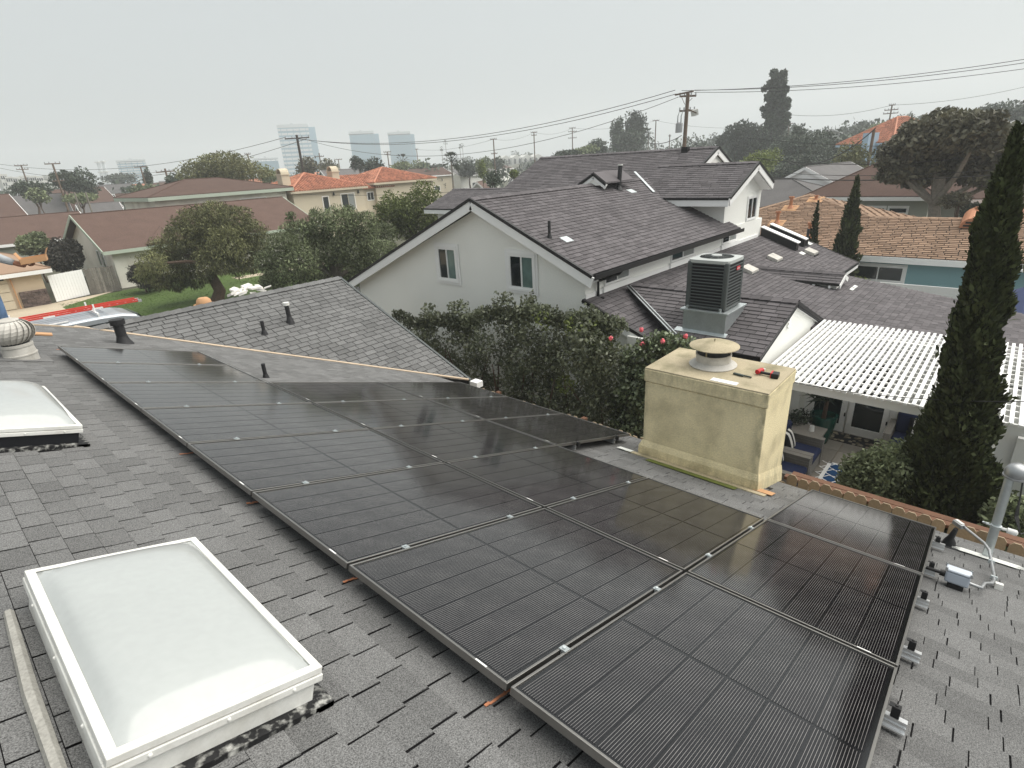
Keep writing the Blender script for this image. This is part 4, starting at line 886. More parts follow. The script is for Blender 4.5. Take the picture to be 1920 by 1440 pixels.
for k in range(4): bx('rafter_end', dx-.52, dx-.36, y0_+.22+.42*k, y0_+.28+.42*k, DZ-.36, DZ-.28, 'trim', nh)
for k in range(2): b = MB(); P_ = np.array([dx-.1+.35*k, y0_-.28, 0]); P_[2] = 2.885-pt_*(5.94-P_[1])+.012; b.frame(P_, (.3, .0, 0), (.05, .1, .015), (0, 0, .006)); b.build('dormer_apron', 'whitepaint', nh)
# patio side: door wall, french doors
bx('door_wall', 13.9, 14.05, -3, 3.2, -.1, 2.35, 'stucco', nh)
fd = MB(); fx = 13.87
for y0_, y1_ in ((2.16, 2.96), (1.32, 2.12)):
    b = MB()
    for a0, a1, c0, c1 in ((y0_, y1_, .02, .22), (y0_, y1_, 1.92, 2.05), (y0_, y0_+.11, .22, 1.92), (y1_-.11, y1_, .22, 1.92)): b.box(fx-.03, fx+.02, a0, a1, c0, c1)
    dd = b.build('french_door', 'trim', nh); bx('pane', fx-.008, fx+.008, y0_+.1, y1_-.1, .2, 1.94, 'glass', dd); 
    for c in (.45, 1.6): bx('hinge', fx-.04, fx-.028, y0_+.0, y0_+.03, c, c+.09, 'black', dd)
    bx('handle', fx-.06, fx-.03, y1_-.07 if y0_ < 2 else y0_+.04, y1_-.04 if y0_ < 2 else y0_+.07, 1.0, 1.12, 'black', dd)
b = MB(); b.box(fx-.02, fx+.03, 1.20, 1.31, 0, 2.15); b.box(fx-.02, fx+.03, 2.97, 3.07, 0, 2.15); b.box(fx-.02, fx+.03, 1.31, 2.97, 2.06, 2.15); b.build('door_casing', 'trim', nh)
window(nh, (11.2, 3.196, .95), (1, 0, 0), (0, 0, 1), 1.0, 1.0, (0, -1, 0), .09, 1)
settle(nh)
# ------------------------------------------------------------------ air conditioner on its curb
t = thing('roof_curb', 'galvanised sheet metal curb under the air conditioner', 'roof curb', (11.2, 4.47, 3.0))
zc_ = lambda x: wrz-wsl*(wr-x)
b = MB(); b.frame((10.72, 4.02, zc_(10.72)), (.0, .9, 0), (0, 0, 3.40-zc_(10.72)), (-.012, 0, 0)); b.build('front_sheet', 'galv', t)
b = MB(); b.prism([(10.72, 4.02, zc_(10.72)), (10.72, 4.02, 3.40), (11.66, 4.02, 3.40), (11.66, 4.02, zc_(11.66))], (0, .9, 0)); b.build('body', 'galv', t)
b = MB(); b.box(10.66, 11.68, 3.97, 4.98, 3.385, 3.43); b.build('cap', 'galv', t, bevel=.004)
b = MB(); b.frame((10.60, 3.96, zc_(10.60)+.012), (.14, 0, .043), (0, 1.1, 0), (0, 0, .006)); b.build('apron', 'galv', t); settle(t)
ac = thing('air_conditioner', 'dark grey louvred air conditioner unit standing on the curb on the roof', 'air conditioner', (11.16, 4.5, 3.44))
ax0, ax1, ay0, ay1, z0_, z1_ = 10.745, 11.585, 4.07, 4.92, 3.45, 4.41
bx('core', ax0+.03, ax1-.03, ay0+.03, ay1-.03, z0_+.03, z1_-.02, 'acdark', ac)
for (cx_, cy_) in ((ax0, ay0), (ax1, ay0), (ax0, ay1), (ax1, ay1)):
    ccx, ccy = cx_+(.05 if cx_ == ax0 else -.05), cy_+(.05 if cy_ == ay0 else -.05); b = MB(); b.box(ccx-.052, ccx+.052, ccy-.052, ccy+.052, z0_, z1_); b.build('corner_post', 'acgrey', ac, bevel=.035)
b = MB(); b.box(ax0, ax1, ay0, ay1, z0_, z0_+.055); b.build('base_pan', 'acgrey', ac, bevel=.02)
sl_ = MB(); sl_.frame((.004, -.33, 0), (0, .66, 0), (.016, 0, .005), (.002, 0, .014)); me = sl_.mesh('louvre_slat'); me.materials.append(MT['acgrey'])
for k in range(14):
    z = z0_+.085+.0635*k
    for (cx_, cy_, rz) in ((ax0, (ay0+ay1)/2, 0), ((ax0+ax1)/2, ay0, math.pi/2), (ax1, (ay0+ay1)/2, math.pi), ((ax0+ax1)/2, ay1, -math.pi/2)):
        ob = bpy.data.objects.new('louvre_slat', me); COL.objects.link(ob); ob.parent = ac; ob.location = (cx_, cy_, z); ob.rotation_euler = (0, 0, rz)
b = MB(); mx_, my_ = (ax0+ax1)/2, (ay0+ay1)/2; i0 = 0; N = 48
ring = []
for k in range(N):
    an = 2*math.pi*k/N; c, s_ = math.cos(an), math.sin(an); q = max(abs(c), abs(s_)); rad = .43/ (abs(c)**8+abs(s_)**8)**(1/8)
    ring.append([(mx_+.33*c, my_+.33*s_, z1_+.045), (mx_+.345*c, my_+.345*s_, z1_+.052), (mx_+rad*c, my_+rad*s_, z1_+.03), (mx_+rad*c, my_+rad*s_, z1_-.03), (mx_+.33*c, my_+.33*s_, z1_-.03)])
for k in range(N):
    a, c = ring[k], ring[(k+1) % N]
    for j in range(4): b.poly([a[j], a[j+1], c[j+1], c[j]])
b.build('top_cover', 'actop', ac, smooth=True)
b = MB()
for q in range(9): r_ = .06+.032*q; b.tube([(mx_+r_*math.cos(a), my_+r_*math.sin(a), z1_+.048+.02*(1-(r_/.33)**2)) for a in np.linspace(0, 6.2832, 33)], .0035, 4, cap=False)
for k in range(12): a = k*math.pi/6; b.tube([(mx_+r_*math.cos(a), my_+r_*math.sin(a), z1_+.05+.02*(1-(r_/.33)**2)) for r_ in (.05, .18, .33)], .004, 4)
b.build('fan_guard', 'acgrey', ac)
b = MB(); b.lathe([(.001, .085), (.10, .08), (.11, .06), (.001, .055)], (mx_, my_, z1_), 20); b.build('fan_cap', 'actop', ac, smooth=True)
b = MB(); b.lathe([(.32, -.02), (.001, -.02)], (mx_, my_, z1_), 24); b.build('fan_well', 'acdark', ac)
bdg = MB(); bdg.box(11.14, 11.30, ay0-.02, ay0-.008, 4.215, 4.285); bdg = bdg.build('badge', M('red_badge', (.62, .045, .06), .5), ac)
b = MB()
for k, wd in enumerate((.016, .014, .016, .016, .014, .016)): b.box(11.155+.021*k, 11.155+.021*k+wd*.45, ay0-.0225, ay0-.0205, 4.235, 4.262); b.box(11.155+.021*k, 11.155+.021*k+wd, ay0-.0228, ay0-.0206, 4.235, 4.241)
b.build('badge_lettering', 'sticker', bdg)
for y in (4.15, 4.84): b = MB(); b.box(10.69, 10.745, y-.02, y+.02, 3.41, 3.50); b.build('tie_strap', 'galv', ac, bevel=.003)
settle(ac)
# ------------------------------------------------------------------ pergola and the patio below it
pg = thing('pergola', 'white slatted pergola over the patio', 'pergola', (12, 1, 0))
sm_ = MB(); sm_.box(0, 4.42, -.0255, .0255, 0, .045); me = sm_.mesh('slat'); me.materials.append(MT['trim'])
y = 3.06; rr = random.Random(5)
while y > -1.35:
    ob = bpy.data.objects.new('slat', me); COL.objects.link(ob); ob.parent = pg; ob.location = (10.12+rr.uniform(-.02, .02), y, 2.475); y -= .108
bm2 = MB(); bm2.box(-.018, .018, -1.4, 3.10, .0, .036); me = bm2.mesh('batten'); me.materials.append(MT['trim'])
for k in range(17): ob = bpy.data.objects.new('batten', me); COL.objects.link(ob); ob.parent = pg; ob.location = (10.25+.262*k, 0, 2.438)
bx('front_beam', 10.24, 10.30, -1.45, 3.1, 2.30, 2.437, 'trim', pg); bx('ledger', 13.80, 13.88, -1.45, 3.1, 2.22, 2.437, 'trim', pg)
bx('post', 10.17, 10.32, 3.0, 3.15, 0, 2.3, 'trim', pg)
Pp = AX(1885, 850, 10.5); bx('post', 10.5, 10.62, Pp[1]-.12, Pp[1]+.13, 0, 2.2, 'trim', pg)
bx('post_cap', 10.40, 10.72, Pp[1]-.22, Pp[1]-.08, 1.7, 2.2, 'trim', pg); bx('post_cap', 10.40, 10.72, Pp[1]-.40, Pp[1]-.28, 1.72, 2.2, 'trim', pg)
settle(pg)
bx_ = MB(); bx_.box(10.66, 10.76, -1.6, .02, 0, 1.62); t = tag(bx_.build('patio_screen_wall', 'stucco_green'), 'pale grey low screen wall at the right end of the patio', 'wall'); t.data.materials.clear(); t.data.materials.append(M('pale_grey_paint', (.5, .52, .5), .9, .04, 1))
pat = MB(); pat.box(8.6, 13.95, -1.6, 3.2, -.03, .010); pat = tag(pat.build('patio', 'mortar'), kind='structure')
pv = MB(); pv.box(.006, .594, .006, .594, 0, .026); me = pv.mesh('paver'); me.materials.append(MT['paver'])
for i in range(9):
    for j in range(8):
        ob = bpy.data.objects.new('paver', me); COL.objects.link(ob); ob.parent = pat; ob.location = (8.6+.6*i-(.3 if j % 2 else 0)*0, -1.6+.6*j, .008)
def lounge(label, x0, x1, y0, y1, face, pillow_label, group='wicker patio armchairs', pillow=True, pil_off=0):
    """armchair: face = unit (fx, fy) towards which it opens"""
    t = thing('armchair', label, 'armchair', ((x0+x1)/2, (y0+y1)/2, .03), group); z = .03
    fx_, fy_ = face; F = np.array([fx_, fy_, 0.]); Sd = np.array([-fy_, fx_, 0.]); c = np.array([(x0+x1)/2, (y0+y1)/2, z])
    wd = abs((x1-x0)*Sd[0])+abs((y1-y0)*Sd[1]); dp = abs((x1-x0)*F[0])+abs((y1-y0)*F[1])
    def blk(nm, s0, s1, f0, f1, h0, h1, mat, bv=.0):
        b = MB(); b.frame(c+Sd*s0+F*f0+(0, 0, h0), Sd*(s1-s0), F*(f1-f0), (0, 0, h1-h0)); return b.build(nm, mat, t, bevel=bv)
    blk('seat_base', -wd/2+.1, wd/2-.1, -dp/2+.1, dp/2-.02, .06, .30, 'wicker')
    for s0, s1 in ((-wd/2, -wd/2+.11), (wd/2-.11, wd/2)):
        a = blk('armrest', s0, s1, -dp/2, dp/2, .05, .60, 'wicker')
        for k in range(8): b = MB(); b.frame(c+Sd*(s0-.006)+F*(-dp/2)+(0, 0, .10+.06*k), Sd*(s1-s0+.012), F*(dp+.004), (0, 0, .02)); b.build('weave_band', 'wicker', a)
        b = MB(); b.frame(c+Sd*(s0-.01)+F*(-dp/2-.01)+(0, 0, .60), Sd*(s1-s0+.02), F*(dp+.02), (0, 0, .025)); b.build('arm_cap', 'wicker', a)
    blk('backrest', -wd/2+.1, wd/2-.1, -dp/2, -dp/2+.1, .05, .82, 'wicker')
    blk('seat_cushion', -wd/2+.12, wd/2-.12, -dp/2+.12, dp/2+.0, .30, .45, 'navy', .05); blk('back_cushion', -wd/2+.12, wd/2-.12, -dp/2+.1, -dp/2+.27, .44, .93, 'navy', .06)
    settle(t)
    if pillow:
        p = thing('striped_pillow', pillow_label, 'pillow', tuple(c+(0, 0, .46)), 'black and white striped pillows on the patio chairs'); q = c+Sd*pil_off+F*(-dp/2+.36)+(0, 0, .66); tl = np.array([0, 0, 1.])*.94-F*.34; nn_ = np.cross(Sd, tl)
        if nn_@F < 0: nn_ = -nn_
        for k in range(5):
            b = MB(); w_ = .44; n_ = 9
            for i in range(n_):
                for j in range(2):
                    for sgn in (1, -1):
                        def pt(a, u_):
                            h = .075*max(0, (1-abs(a)**3)*(1-abs(u_)**3))**.5; return q+Sd*(u_*w_/2)+tl*(a*w_/2)+nn_*(h*sgn)
                        ua, ub_ = -1+2*(k+j/2)/5, -1+2*(k+(j+1)/2)/5; aa, ab = -1+2*i/n_, -1+2*(i+1)/n_
                        b.poly([pt(aa, ua), pt(aa, ub_), pt(ab, ub_), pt(ab, ua)])
            b.build('stripe', 'blackcloth' if k % 2 == 0 else 'whitecloth', p, smooth=True)
        settle(p)
lounge('grey wicker armchair with navy cushions against the patio side wall, farther of the pair', 11.05, 12.0, 2.16, 3.06, (0, -1), 'striped pillow on the farther armchair of the pair by the wall', pil_off=-.12)
lounge('grey wicker armchair with navy cushions nearest the fence, beside the yellow chimney', 10.06, 11.02, 2.16, 3.06, (0, -1), 'striped pillow on the armchair nearest the fence', pil_off=.1)
lounge('grey wicker armchair with navy cushions to the right of the french doors', 12.95, 13.82, .35, 1.26, (-1, 0), 'striped pillow on the armchair right of the french doors', pil_off=.12)
t = thing('side_table', 'low grey wicker side table with a tray and candle by the patio wall', 'table', (12.35, 2.6, .03)); bx('table_top', 12.06, 12.62, 2.25, 3.0, .55, .6, 'wicker', t, .01)
for x in (12.1, 12.53):
    for y in (2.3, 2.9): bx('leg', x, x+.05, y, y+.05, .03, .55, 'wicker', t)
settle(t)
b = MB(); b.lathe([(.05, 0), (.055, .005), (.045, .13), (.04, .13), (.04, .01)], (12.3, 2.5, .60), 16); tag(b.build('candle_glass', 'trim', None, smooth=True), 'small white candle glass on the side table', 'candle')
t = thing('potted_plant', 'large green glazed pot with a spiky plant before the french doors', 'plant', (13.05, 2.45, .03)); P = (13.05, 2.45, .03)
b = MB(); b.lathe([(.15, 0), (.22, .25), (.265, .52), (.285, .66), (.29, .70), (.25, .70), (.24, .6), (.001, .6)], P, 28); b.build('pot', 'glaze', t, smooth=True)
b = MB(); b.tube([(13.05, 2.45, .6), (13.06, 2.44, 1.1), (13.05, 2.46, 1.5)], [.05, .04, .03], 7); b.build('stem', 'bark', t)
foliage('leaves', [(13.05, 2.45, 1.55, .42, .42, .4), (13.0, 2.6, 1.3, .3, .3, .3)], 260, .5, 'leaf_d', t, 5, aspect=.08, shell=.1)
b = MB()
for k in range(9): an = k*.7; b.tube([(13.0, 2.42, 1.5), (13.0+.28*math.cos(an), 2.42+.28*math.sin(an), 1.72), (13.0+.42*math.cos(an), 2.42+.42*math.sin(an), 1.66)], [.012, .01, .004], 4)
b.build('dry_fronds', 'card', t); settle(t)
t = thing('low_plant', 'bushy low plant in the patio corner beside the green pot', 'plant', (12.75, 2.9, .03)); foliage('leaves', [(12.85, 2.85, .55, .36, .28, .25), (12.55, 2.9, .65, .25, .22, .22)], 650, .08, 'leaf_d', t, 6, shell=.3); b = MB(); b.lathe([(.16, 0), (.2, .3), (.18, .3), (.001, .28)], (12.8, 2.88, .03), 16); b.build('pot', 'wicker', t, smooth=True); settle(t)
rg = thing('rug', 'blue rug with a white trellis pattern on the patio', 'rug', (11.7, 1.2, .035)); bx('pile', 10.55, 12.15, -.2, 2.02, .034, .044, 'rugblue', rg)
b = MB(); b.box(10.53, 12.17, 1.97, 2.04, .034, .047); b.box(12.12, 12.18, -.2, 2.04, .034, .047)
for i in range(6):
    for j in range(7):
        cx_, cy_ = 10.6+.28*i, 2.0-.31*j
        for sx, sy in ((1, 1), (1, -1)):
            pts = [(cx_+.14*math.sin(q*math.pi/2)*1+.02*math.sin(q*6.28)*sy, cy_+sy*.155*q, .0455) for q in np.linspace(-1, 1, 7)]
            for a, c in zip(pts[:-1], pts[1:]): b.beam(a, c, .018, .004)
b.build('trellis', 'trim', rg); settle(rg)
dm = thing('doormat', 'pebble patterned doormat in front of the french doors', 'doormat', (13.5, 2, .035)); bx('mat_base', 13.28, 13.78, 1.3, 2.75, .034, .046, 'acdark', dm); rr = random.Random(8); b = MB()
for k in range(46):
    x, y = rr.uniform(13.3, 13.76), rr.uniform(1.34, 2.7); r_ = rr.uniform(.035, .06); b.lathe([(r_, 0), (r_*.8, .008), (.001, .01)], (x, y, .046), 8, rr.random())
tag(b.build('pebbles', M('pebble_print', (.22, .19, .14), .8, .3, 9, tone=.5), dm), kind='stuff'); settle(dm)
tree('shrub', 'rounded green shrub in the bed beside the cypress', 'shrub', (9.25, 1.0, 0), tuple(AX(1645, 895, 9.25)), (.55, .60, .66), 15000, .08, 'leaf_g', tr=.04, k=16, seed=51, aspect=.45, shell=.4, up=.2)
tree('shrub', 'leafy plant in the bed behind the service mast', 'shrub', (8.9, -.75, 0), tuple(AX(1895, 985, 8.9)), (.5, .5, .5), 3200, .085, 'leaf_g', tr=.04, k=12, seed=52, aspect=.5, shell=.4)
# tall cypress of the bed: dense upright sprays round a leaning column
def cypress(label, base, top, prof, n, leaf, seed, group=None):
    t = thing('cypress_tree', label, 'tree', tuple(base), group); base = np.array(base, float); top = np.array(top, float); rng = np.random.default_rng(seed)
    b = MB(); b.tube([base, base*.5+top*.5, top*.9+base*.1], [.10, .06, .02], 7); b.build('trunk', 'bark', t)
    f = rng.random(n)**1.0; pr = np.interp(f, [p[0] for p in prof], [p[1] for p in prof])
    keep = rng.random(n) < np.clip(pr/max(p[1] for p in prof)+.12, 0, 1); f, pr = f[keep], pr[keep]; m_ = len(f); an = rng.uniform(0, 2*math.pi, m_)
    lob = 1+.16*np.sin(an*3+f*26)+.12*np.sin(an*5-f*47+1.3)+.10*np.sin(f*70+an)
    rad = pr*lob*(.45+.55*rng.random(m_)**.45); stray = rng.random(m_) < .03; rad[stray] *= 1.18
    C = base+np.outer(f, top-base)+np.stack([rad*np.cos(an), rad*np.sin(an), rng.normal(0, .03, m_)], 1)
    ax = np.stack([.5*np.cos(an), .5*np.sin(an), np.full(m_, .9)], 1)+rng.normal(0, .35, (m_, 3)); ax /= np.linalg.norm(ax, axis=1, keepdims=True)
    sd = np.cross(ax, unit(m_, rng)); sd /= np.linalg.norm(sd, axis=1, keepdims=True)
    ln = leaf*(.6+.8*rng.random(m_))[:, None]
    link('crown', leaf_mesh('crown', C, ax*ln*.5, sd*ln*.2, np.clip(.45*rng.random(m_)+.5*(.5+.5*np.sin(an*4+f*31)), .01, .98)), MT['leaf_cy'], t)
    b = MB(); N = 14; M_ = 16                  # dark inner core of dead twigs
    pr2 = [(np.interp(k/M_, [p[0] for p in prof], [p[1] for p in prof])*.5) for k in range(M_+1)]
    b.tube([base+(top-base)*(k/M_) for k in range(M_+1)], pr2, N); b.build('inner_twigs', 'leaf_cy', t)
    return settle(t)
cb_ = AX(1780, 965, 9.4); ct_ = AX(1908, 240, 9.4)
cypress('tall dark leaning cypress in front of the pergola', (9.4, cb_[1]+.02, 0), (9.4, ct_[1], ct_[2]), [(0, .45), (.12, .50), (.22, .56), (.32, .50), (.40, .40), (.50, .32), (.62, .265), (.74, .235), (.85, .19), (.94, .10), (1, .02)], 70000, .10, 61)
# ------------------------------------------------------------------ generic houses of the street
def tile_rows(parent, poly, spacing, r, mat, seed=0):
    """rows of barrel tiles down a roof slope given as a 3-D convex polygon whose first edge is the eave"""
    P = [np.array(p, float) for p in poly]; e = P[1]-P[0]; L = np.linalg.norm(e); e /= L; nn = np.cross(P[1]-P[0], P[-1]-P[0]); nn /= np.linalg.norm(nn); nn = nn if nn[2] > 0 else -nn
    s = np.cross(nn, e); s = s if s[2] > 0 else -s; pl = [((p-P[0])@e, (p-P[0])@s) for p in P]; b = MB(); u = min(q[0] for q in pl)+spacing/2; rg = random.Random(seed)
    while u < max(q[0] for q in pl):
        hit = []
        for i in range(len(pl)):
            a, c = pl[i], pl[(i+1) % len(pl)]
            if (a[0]-u)*(c[0]-u) < 0: hit.append(a[1]+(c[1]-a[1])*(u-a[0])/(c[0]-a[0]))
        if len(hit) >= 2 and max(hit)-min(hit) > .25:
            v0, v1 = min(hit)-.06, max(hit); k = max(1, int((v1-v0)/.38))
            for q in range(k):
                a = P[0]+e*u+s*(v0+(v1-v0)*q/k)+nn*.035; c = P[0]+e*u+s*(v0+(v1-v0)*(q+1.08)/k)+nn*.01
                b.tube([a, c], [r, r*.8], 5, cap=True, tone=rg.random()*.95+.02)
        u += spacing
    return tag(b.build('tile_rows', mat, parent), kind='stuff')
def bhouse(label, pos, rot, lx, ly, ez, rz, kind, roofm, wallm, trimm='trim', oh=.45, wins=(), group=None, name='house', tiles=False, trimh=.22, chim=None, base=-1.2, glass='glass'):
    t = thing(name, label, 'house', tuple(pos), group); t.rotation_euler = (0, 0, rot)
    hx, hy = lx/2, ly/2; b = MB()
    if kind == 'gable':
        b.prism([(-hx, -hy, base), (-hx, hy, base), (-hx, hy, ez-.06), (-hx, 0, rz-.14), (-hx, -hy, ez-.06)], (lx, 0, 0))
    else: b.box(-hx, hx, -hy, hy, base, ez-.05)
    b.build('wall', wallm, t)
    sl = (rz-ez)/hy; eo = ez-oh*sl; X0, X1, Y0, Y1 = -hx-oh, hx+oh, -hy-oh, hy+oh
    if kind == 'gable': slopes = [[(X0, Y0, eo), (X1, Y0, eo), (X1, 0, rz), (X0, 0, rz)], [(X1, Y1, eo), (X0, Y1, eo), (X0, 0, rz), (X1, 0, rz)]]
    else:
        k = max(0.01, hx-hy); slopes = [[(X0, Y0, eo), (X1, Y0, eo), (k, 0, rz), (-k, 0, rz)], [(X1, Y1, eo), (X0, Y1, eo), (-k, 0, rz), (k, 0, rz)], [(X1, Y0, eo), (X1, Y1, eo), (k, 0, rz)], [(X0, Y1, eo), (X0, Y0, eo), (-k, 0, rz)]]
    for q in slopes:
        b = MB(); b.prism(q, (0, 0, -.12)); r_ = b.build('roof', roofm, t)
        if tiles: tile_rows(r_, q, .30, .085, roofm, len(q))
    b = MB()
    if kind == 'hip':
        for a, c in (((X0, Y0), (X1, Y0)), ((X1, Y0), (X1, Y1)), ((X1, Y1), (X0, Y1)), ((X0, Y1), (X0, Y0))): b.beam((*a, eo-.12-trimh/2+.06), (*c, eo-.12-trimh/2+.06), .05, trimh)
        for sx in (-1, 1):
            for sy in (-1, 1): 
                if not tiles: pass
    else:
        for sy, Y in ((-1, Y0), (1, Y1)): b.beam((X0, Y, eo-.12), (X1, Y, eo-.12), .05, trimh)
        for X in (X0, X1):
            for Y in (Y0, Y1): b.beam((X, Y, eo-.10), (X, 0, rz-.10), .05, trimh)
    b.build('fascia', trimm, t)
    if kind == 'hip':
        k = max(.01, hx-hy); b = MB(); rr_ = .09 if tiles else .035
        for c in ((X0, Y0), (X1, Y0), (X1, Y1), (X0, Y1)): b.tube([(*c, eo+.02), (k if c[0] > 0 else -k, 0, rz+.02)], rr_, 6)
        b.tube([(-k, 0, rz+.02), (k, 0, rz+.02)], rr_, 6); b.build('hip_caps', roofm, t)
    else:
        b = MB(); b.tube([(X0, 0, rz+.01), (X1, 0, rz+.01)], .05, 6); b.build('ridge_caps', roofm, t)
    for (face, u, z, w_, h_, mull) in wins:
        o_, wd, nr = {'S': ((u, -hy-.01, z), (1, 0, 0), (0, -1, 0)), 'W': ((-hx-.01, -u, z), (0, -1, 0), (-1, 0, 0)), 'E': ((hx+.01, u, z), (0, 1, 0), (1, 0, 0))}[face]
        window(t, o_, wd, (0, 0, 1), w_, h_, nr, .07, mull, (glass, 'blind' if mull else glass), trimm)
    if chim:
        for (x, y, wx, wy, zt, arch) in chim:
            b = MB(); b.box(x-wx/2, x+wx/2, y-wy/2, y+wy/2, ez-.3, zt); b.box(x-wx/2-.08, x+wx/2+.08, y-wy/2-.08, y+wy/2+.08, zt, zt+.12)
            if arch:
                N = 10; R_ = wy/2; pts = [(x-wx/2, y+R_*math.cos(a), zt+.12+R_*math.sin(a)) for a in np.linspace(0, math.pi, N)]; inn = [(x-wx/2, y+(R_-.1)*math.cos(a), zt+.12+(R_-.1)*math.sin(a)) for a in np.linspace(0, math.pi, N)]
                for i in range(N-1): b.prism([pts[i], pts[i+1], inn[i+1], inn[i]], (wx, 0, 0))
                b.box(x+wx*.3, x+wx*.32, y-R_+.1, y+R_-.1, zt+.1, zt+.2+R_*.6)
            b.build('chimney', wallm, t)
    return t
# turquoise house with the tan roof behind the neighbour
TH = thing('turquoise_house', 'turquoise stucco house under a long tan shingle roof', 'house', (28, 3, 0))
ex, ez_ = 26.3, 2.19; t_ = .33; tl_ = math.hypot(1, t_); TU = lambda x, y: (y, (x-29.75)*tl_*-1)
roof_field(TH, (29.75, 0, ez_+t_*(29.75-ex)), (0, 1, 0), (-1/tl_, 0, -t_/tl_), [(-9, 0), (4.95, 0), (15.5, (29.75-ex)*tl_), (-9, (29.75-ex)*tl_)], .16, (.30, .46), .032, 'shingle_tan', 300, seed=40, gap=.03)
roof_field(TH, (32.2, 0, ez_+t_*(32.2-ex)), (0, 1, 0), (-1/tl_, 0, -t_/tl_), [(8.4, 0), (10.9, 2.45*tl_), (4.95, 2.45*tl_)], .16, (.30, .46), .032, 'shingle_tan', 0, seed=41, gap=.03)
roof_field(TH, (29.75, 0, ez_+t_*(29.75-ex)), (0, 1, 0), (-1/tl_, 0, -t_/tl_), [(4.95, 0), (10.9, 0), (14.4, (29.75-ex)*tl_), (14.4, (29.75-ex)*tl_)][:3], .16, (.30, .46), .032, 'shingle_tan', 0, seed=42, gap=.03)
pk = np.array([32.2, 8.4, ez_+t_*(32.2-ex)]); rj = np.array([29.75, 4.95, ez_+t_*(29.75-ex)])
qf = AX(1748, 413, 31.0); b = MB(); b.prism([pk, rj, qf], (0, 0, -.1)); q = b.build('roof', 'shingle_tan', TH)
tile_rows(q, [rj, qf, pk], .33, .03, 'shingle_tan')
b = MB(); b.prism([rj, rj+(0, -14, 0), rj+(4, -14, -1.2), rj+(4, -.3, -1.2)], (0, 0, -.1)); b.prism([pk, (26.3, 15.2, ez_), (36, 15.2, ez_)], (0, 0, -.1)); b.build('roof', 'shingle_tan', TH)
ridge_caps(TH, rj+(0, -13.5, .0), rj, (-1, 0, -t_), (1, 0, -t_), 'shingle_tan', .3, .17); ridge_caps(TH, rj, pk, (-1, .3, -.33), (.6, -1, -.33), 'shingle_tan', .3, .17); ridge_caps(TH, (28.3, 12.4, pk[2]-1.27), pk, (-1, -.5, -.33), (.3, 1, -.33), 'shingle_tan', .3, .17)
bx('fascia', 26.24, 26.30, -9, 15.5, ez_-.25, ez_-.02, 'trim', TH); bx('wall', 26.8, 27, -9, 15, -1.5, ez_, 'stucco_teal', TH)
Wt = AX(1700, 497, 26.8); Wb_ = AX(1694, 527, 26.8)
w0 = AX(1590, 492, 26.8); window(TH, (26.79, w0[1]+.6, Wb_[2]-.05), (0, -1, 0), (0, 0, 1), w0[1]+.6-Wt[1]-.05, Wt[2]-Wb_[2]-.05, (-1, 0, 0), .10, 2, ('glass', 'glass', 'glass'))
for (px, py, h, k) in ((1482, 390, .55, 1), (1457, 418, .55, 0), (1516, 447, .7, 0), (1830, 412, .5, 2), (1530, 374, .2, 1)):
    d = ray(px, py); P0_ = np.array([ex, 0, ez_]); n_ = np.array([-t_, 0, 1.]); P = CW+d*(((P0_-CW)@n_)/(d@n_))
    b = MB(); b.tube([P-(0, 0, .1), P+(0, 0, h)], .075, 8); b.tube([P-(0, 0, .05), P+(0, 0, h*.25)], [.2, .08], 8); b.tube([P+(0, 0, h*.85), P+(0, 0, h)], .13, 8); b.build('roof_pipe', 'copper', TH)
    b = MB(); b.frame(P+(-.35, -.35, -.10), (.6, 0, .2), (0, .7, 0), (0, 0, .012)); b.build('pipe_apron', 'card', TH)
d = ray(1822, 430); P = CW+d*(((np.array([ex, 0, ez_])-CW)@np.array([-t_, 0, 1.]))/(d@np.array([-t_, 0, 1.])))
b = MB(); b.prism([P+(-.05, .42*math.cos(a), .05+.38*math.sin(a)) for a in np.linspace(0, math.pi, 12)], (1.0, 0, .33)); ey = b.build('eyebrow_vent', 'copper', TH)
for k in range(2): bx('vent_slot', P[0]-.07, P[0]-.055, P[1]-.3+.06*k, P[1]+.3-.06*k, P[2]+.1+.12*k, P[2]+.17+.12*k, 'acdark', ey)
settle(TH)
sf = thing('siding_fence', 'white horizontal board fence before the turquoise wall', 'fence', (24.9, 1, -.7))
Za = AX(1700, 533, 24.9)[2]
for k in range(8): bx('board', 24.88+.004*(k % 2), 24.92+.004*(k % 2), -7, 4.2, Za-.27*(k+1)+.012, Za-.27*k, 'trim', sf)
settle(sf)
P = AD(1612, 522, 24); foliage_t = thing('shrub', 'bright green shrub peeping over the far roof edge by the triple window', 'shrub', (P[0], P[1], -.7)); foliage('crown', [(P[0], P[1], P[2]-.25, .5, .35, .35)], 500, .1, 'leaf_y', foliage_t, 3, shell=.3); b = MB(); b.tube([(P[0], P[1], -.7), P-(0, 0, .3)], .03, 5); b.build('stem', 'bark', foliage_t); settle(foliage_t)
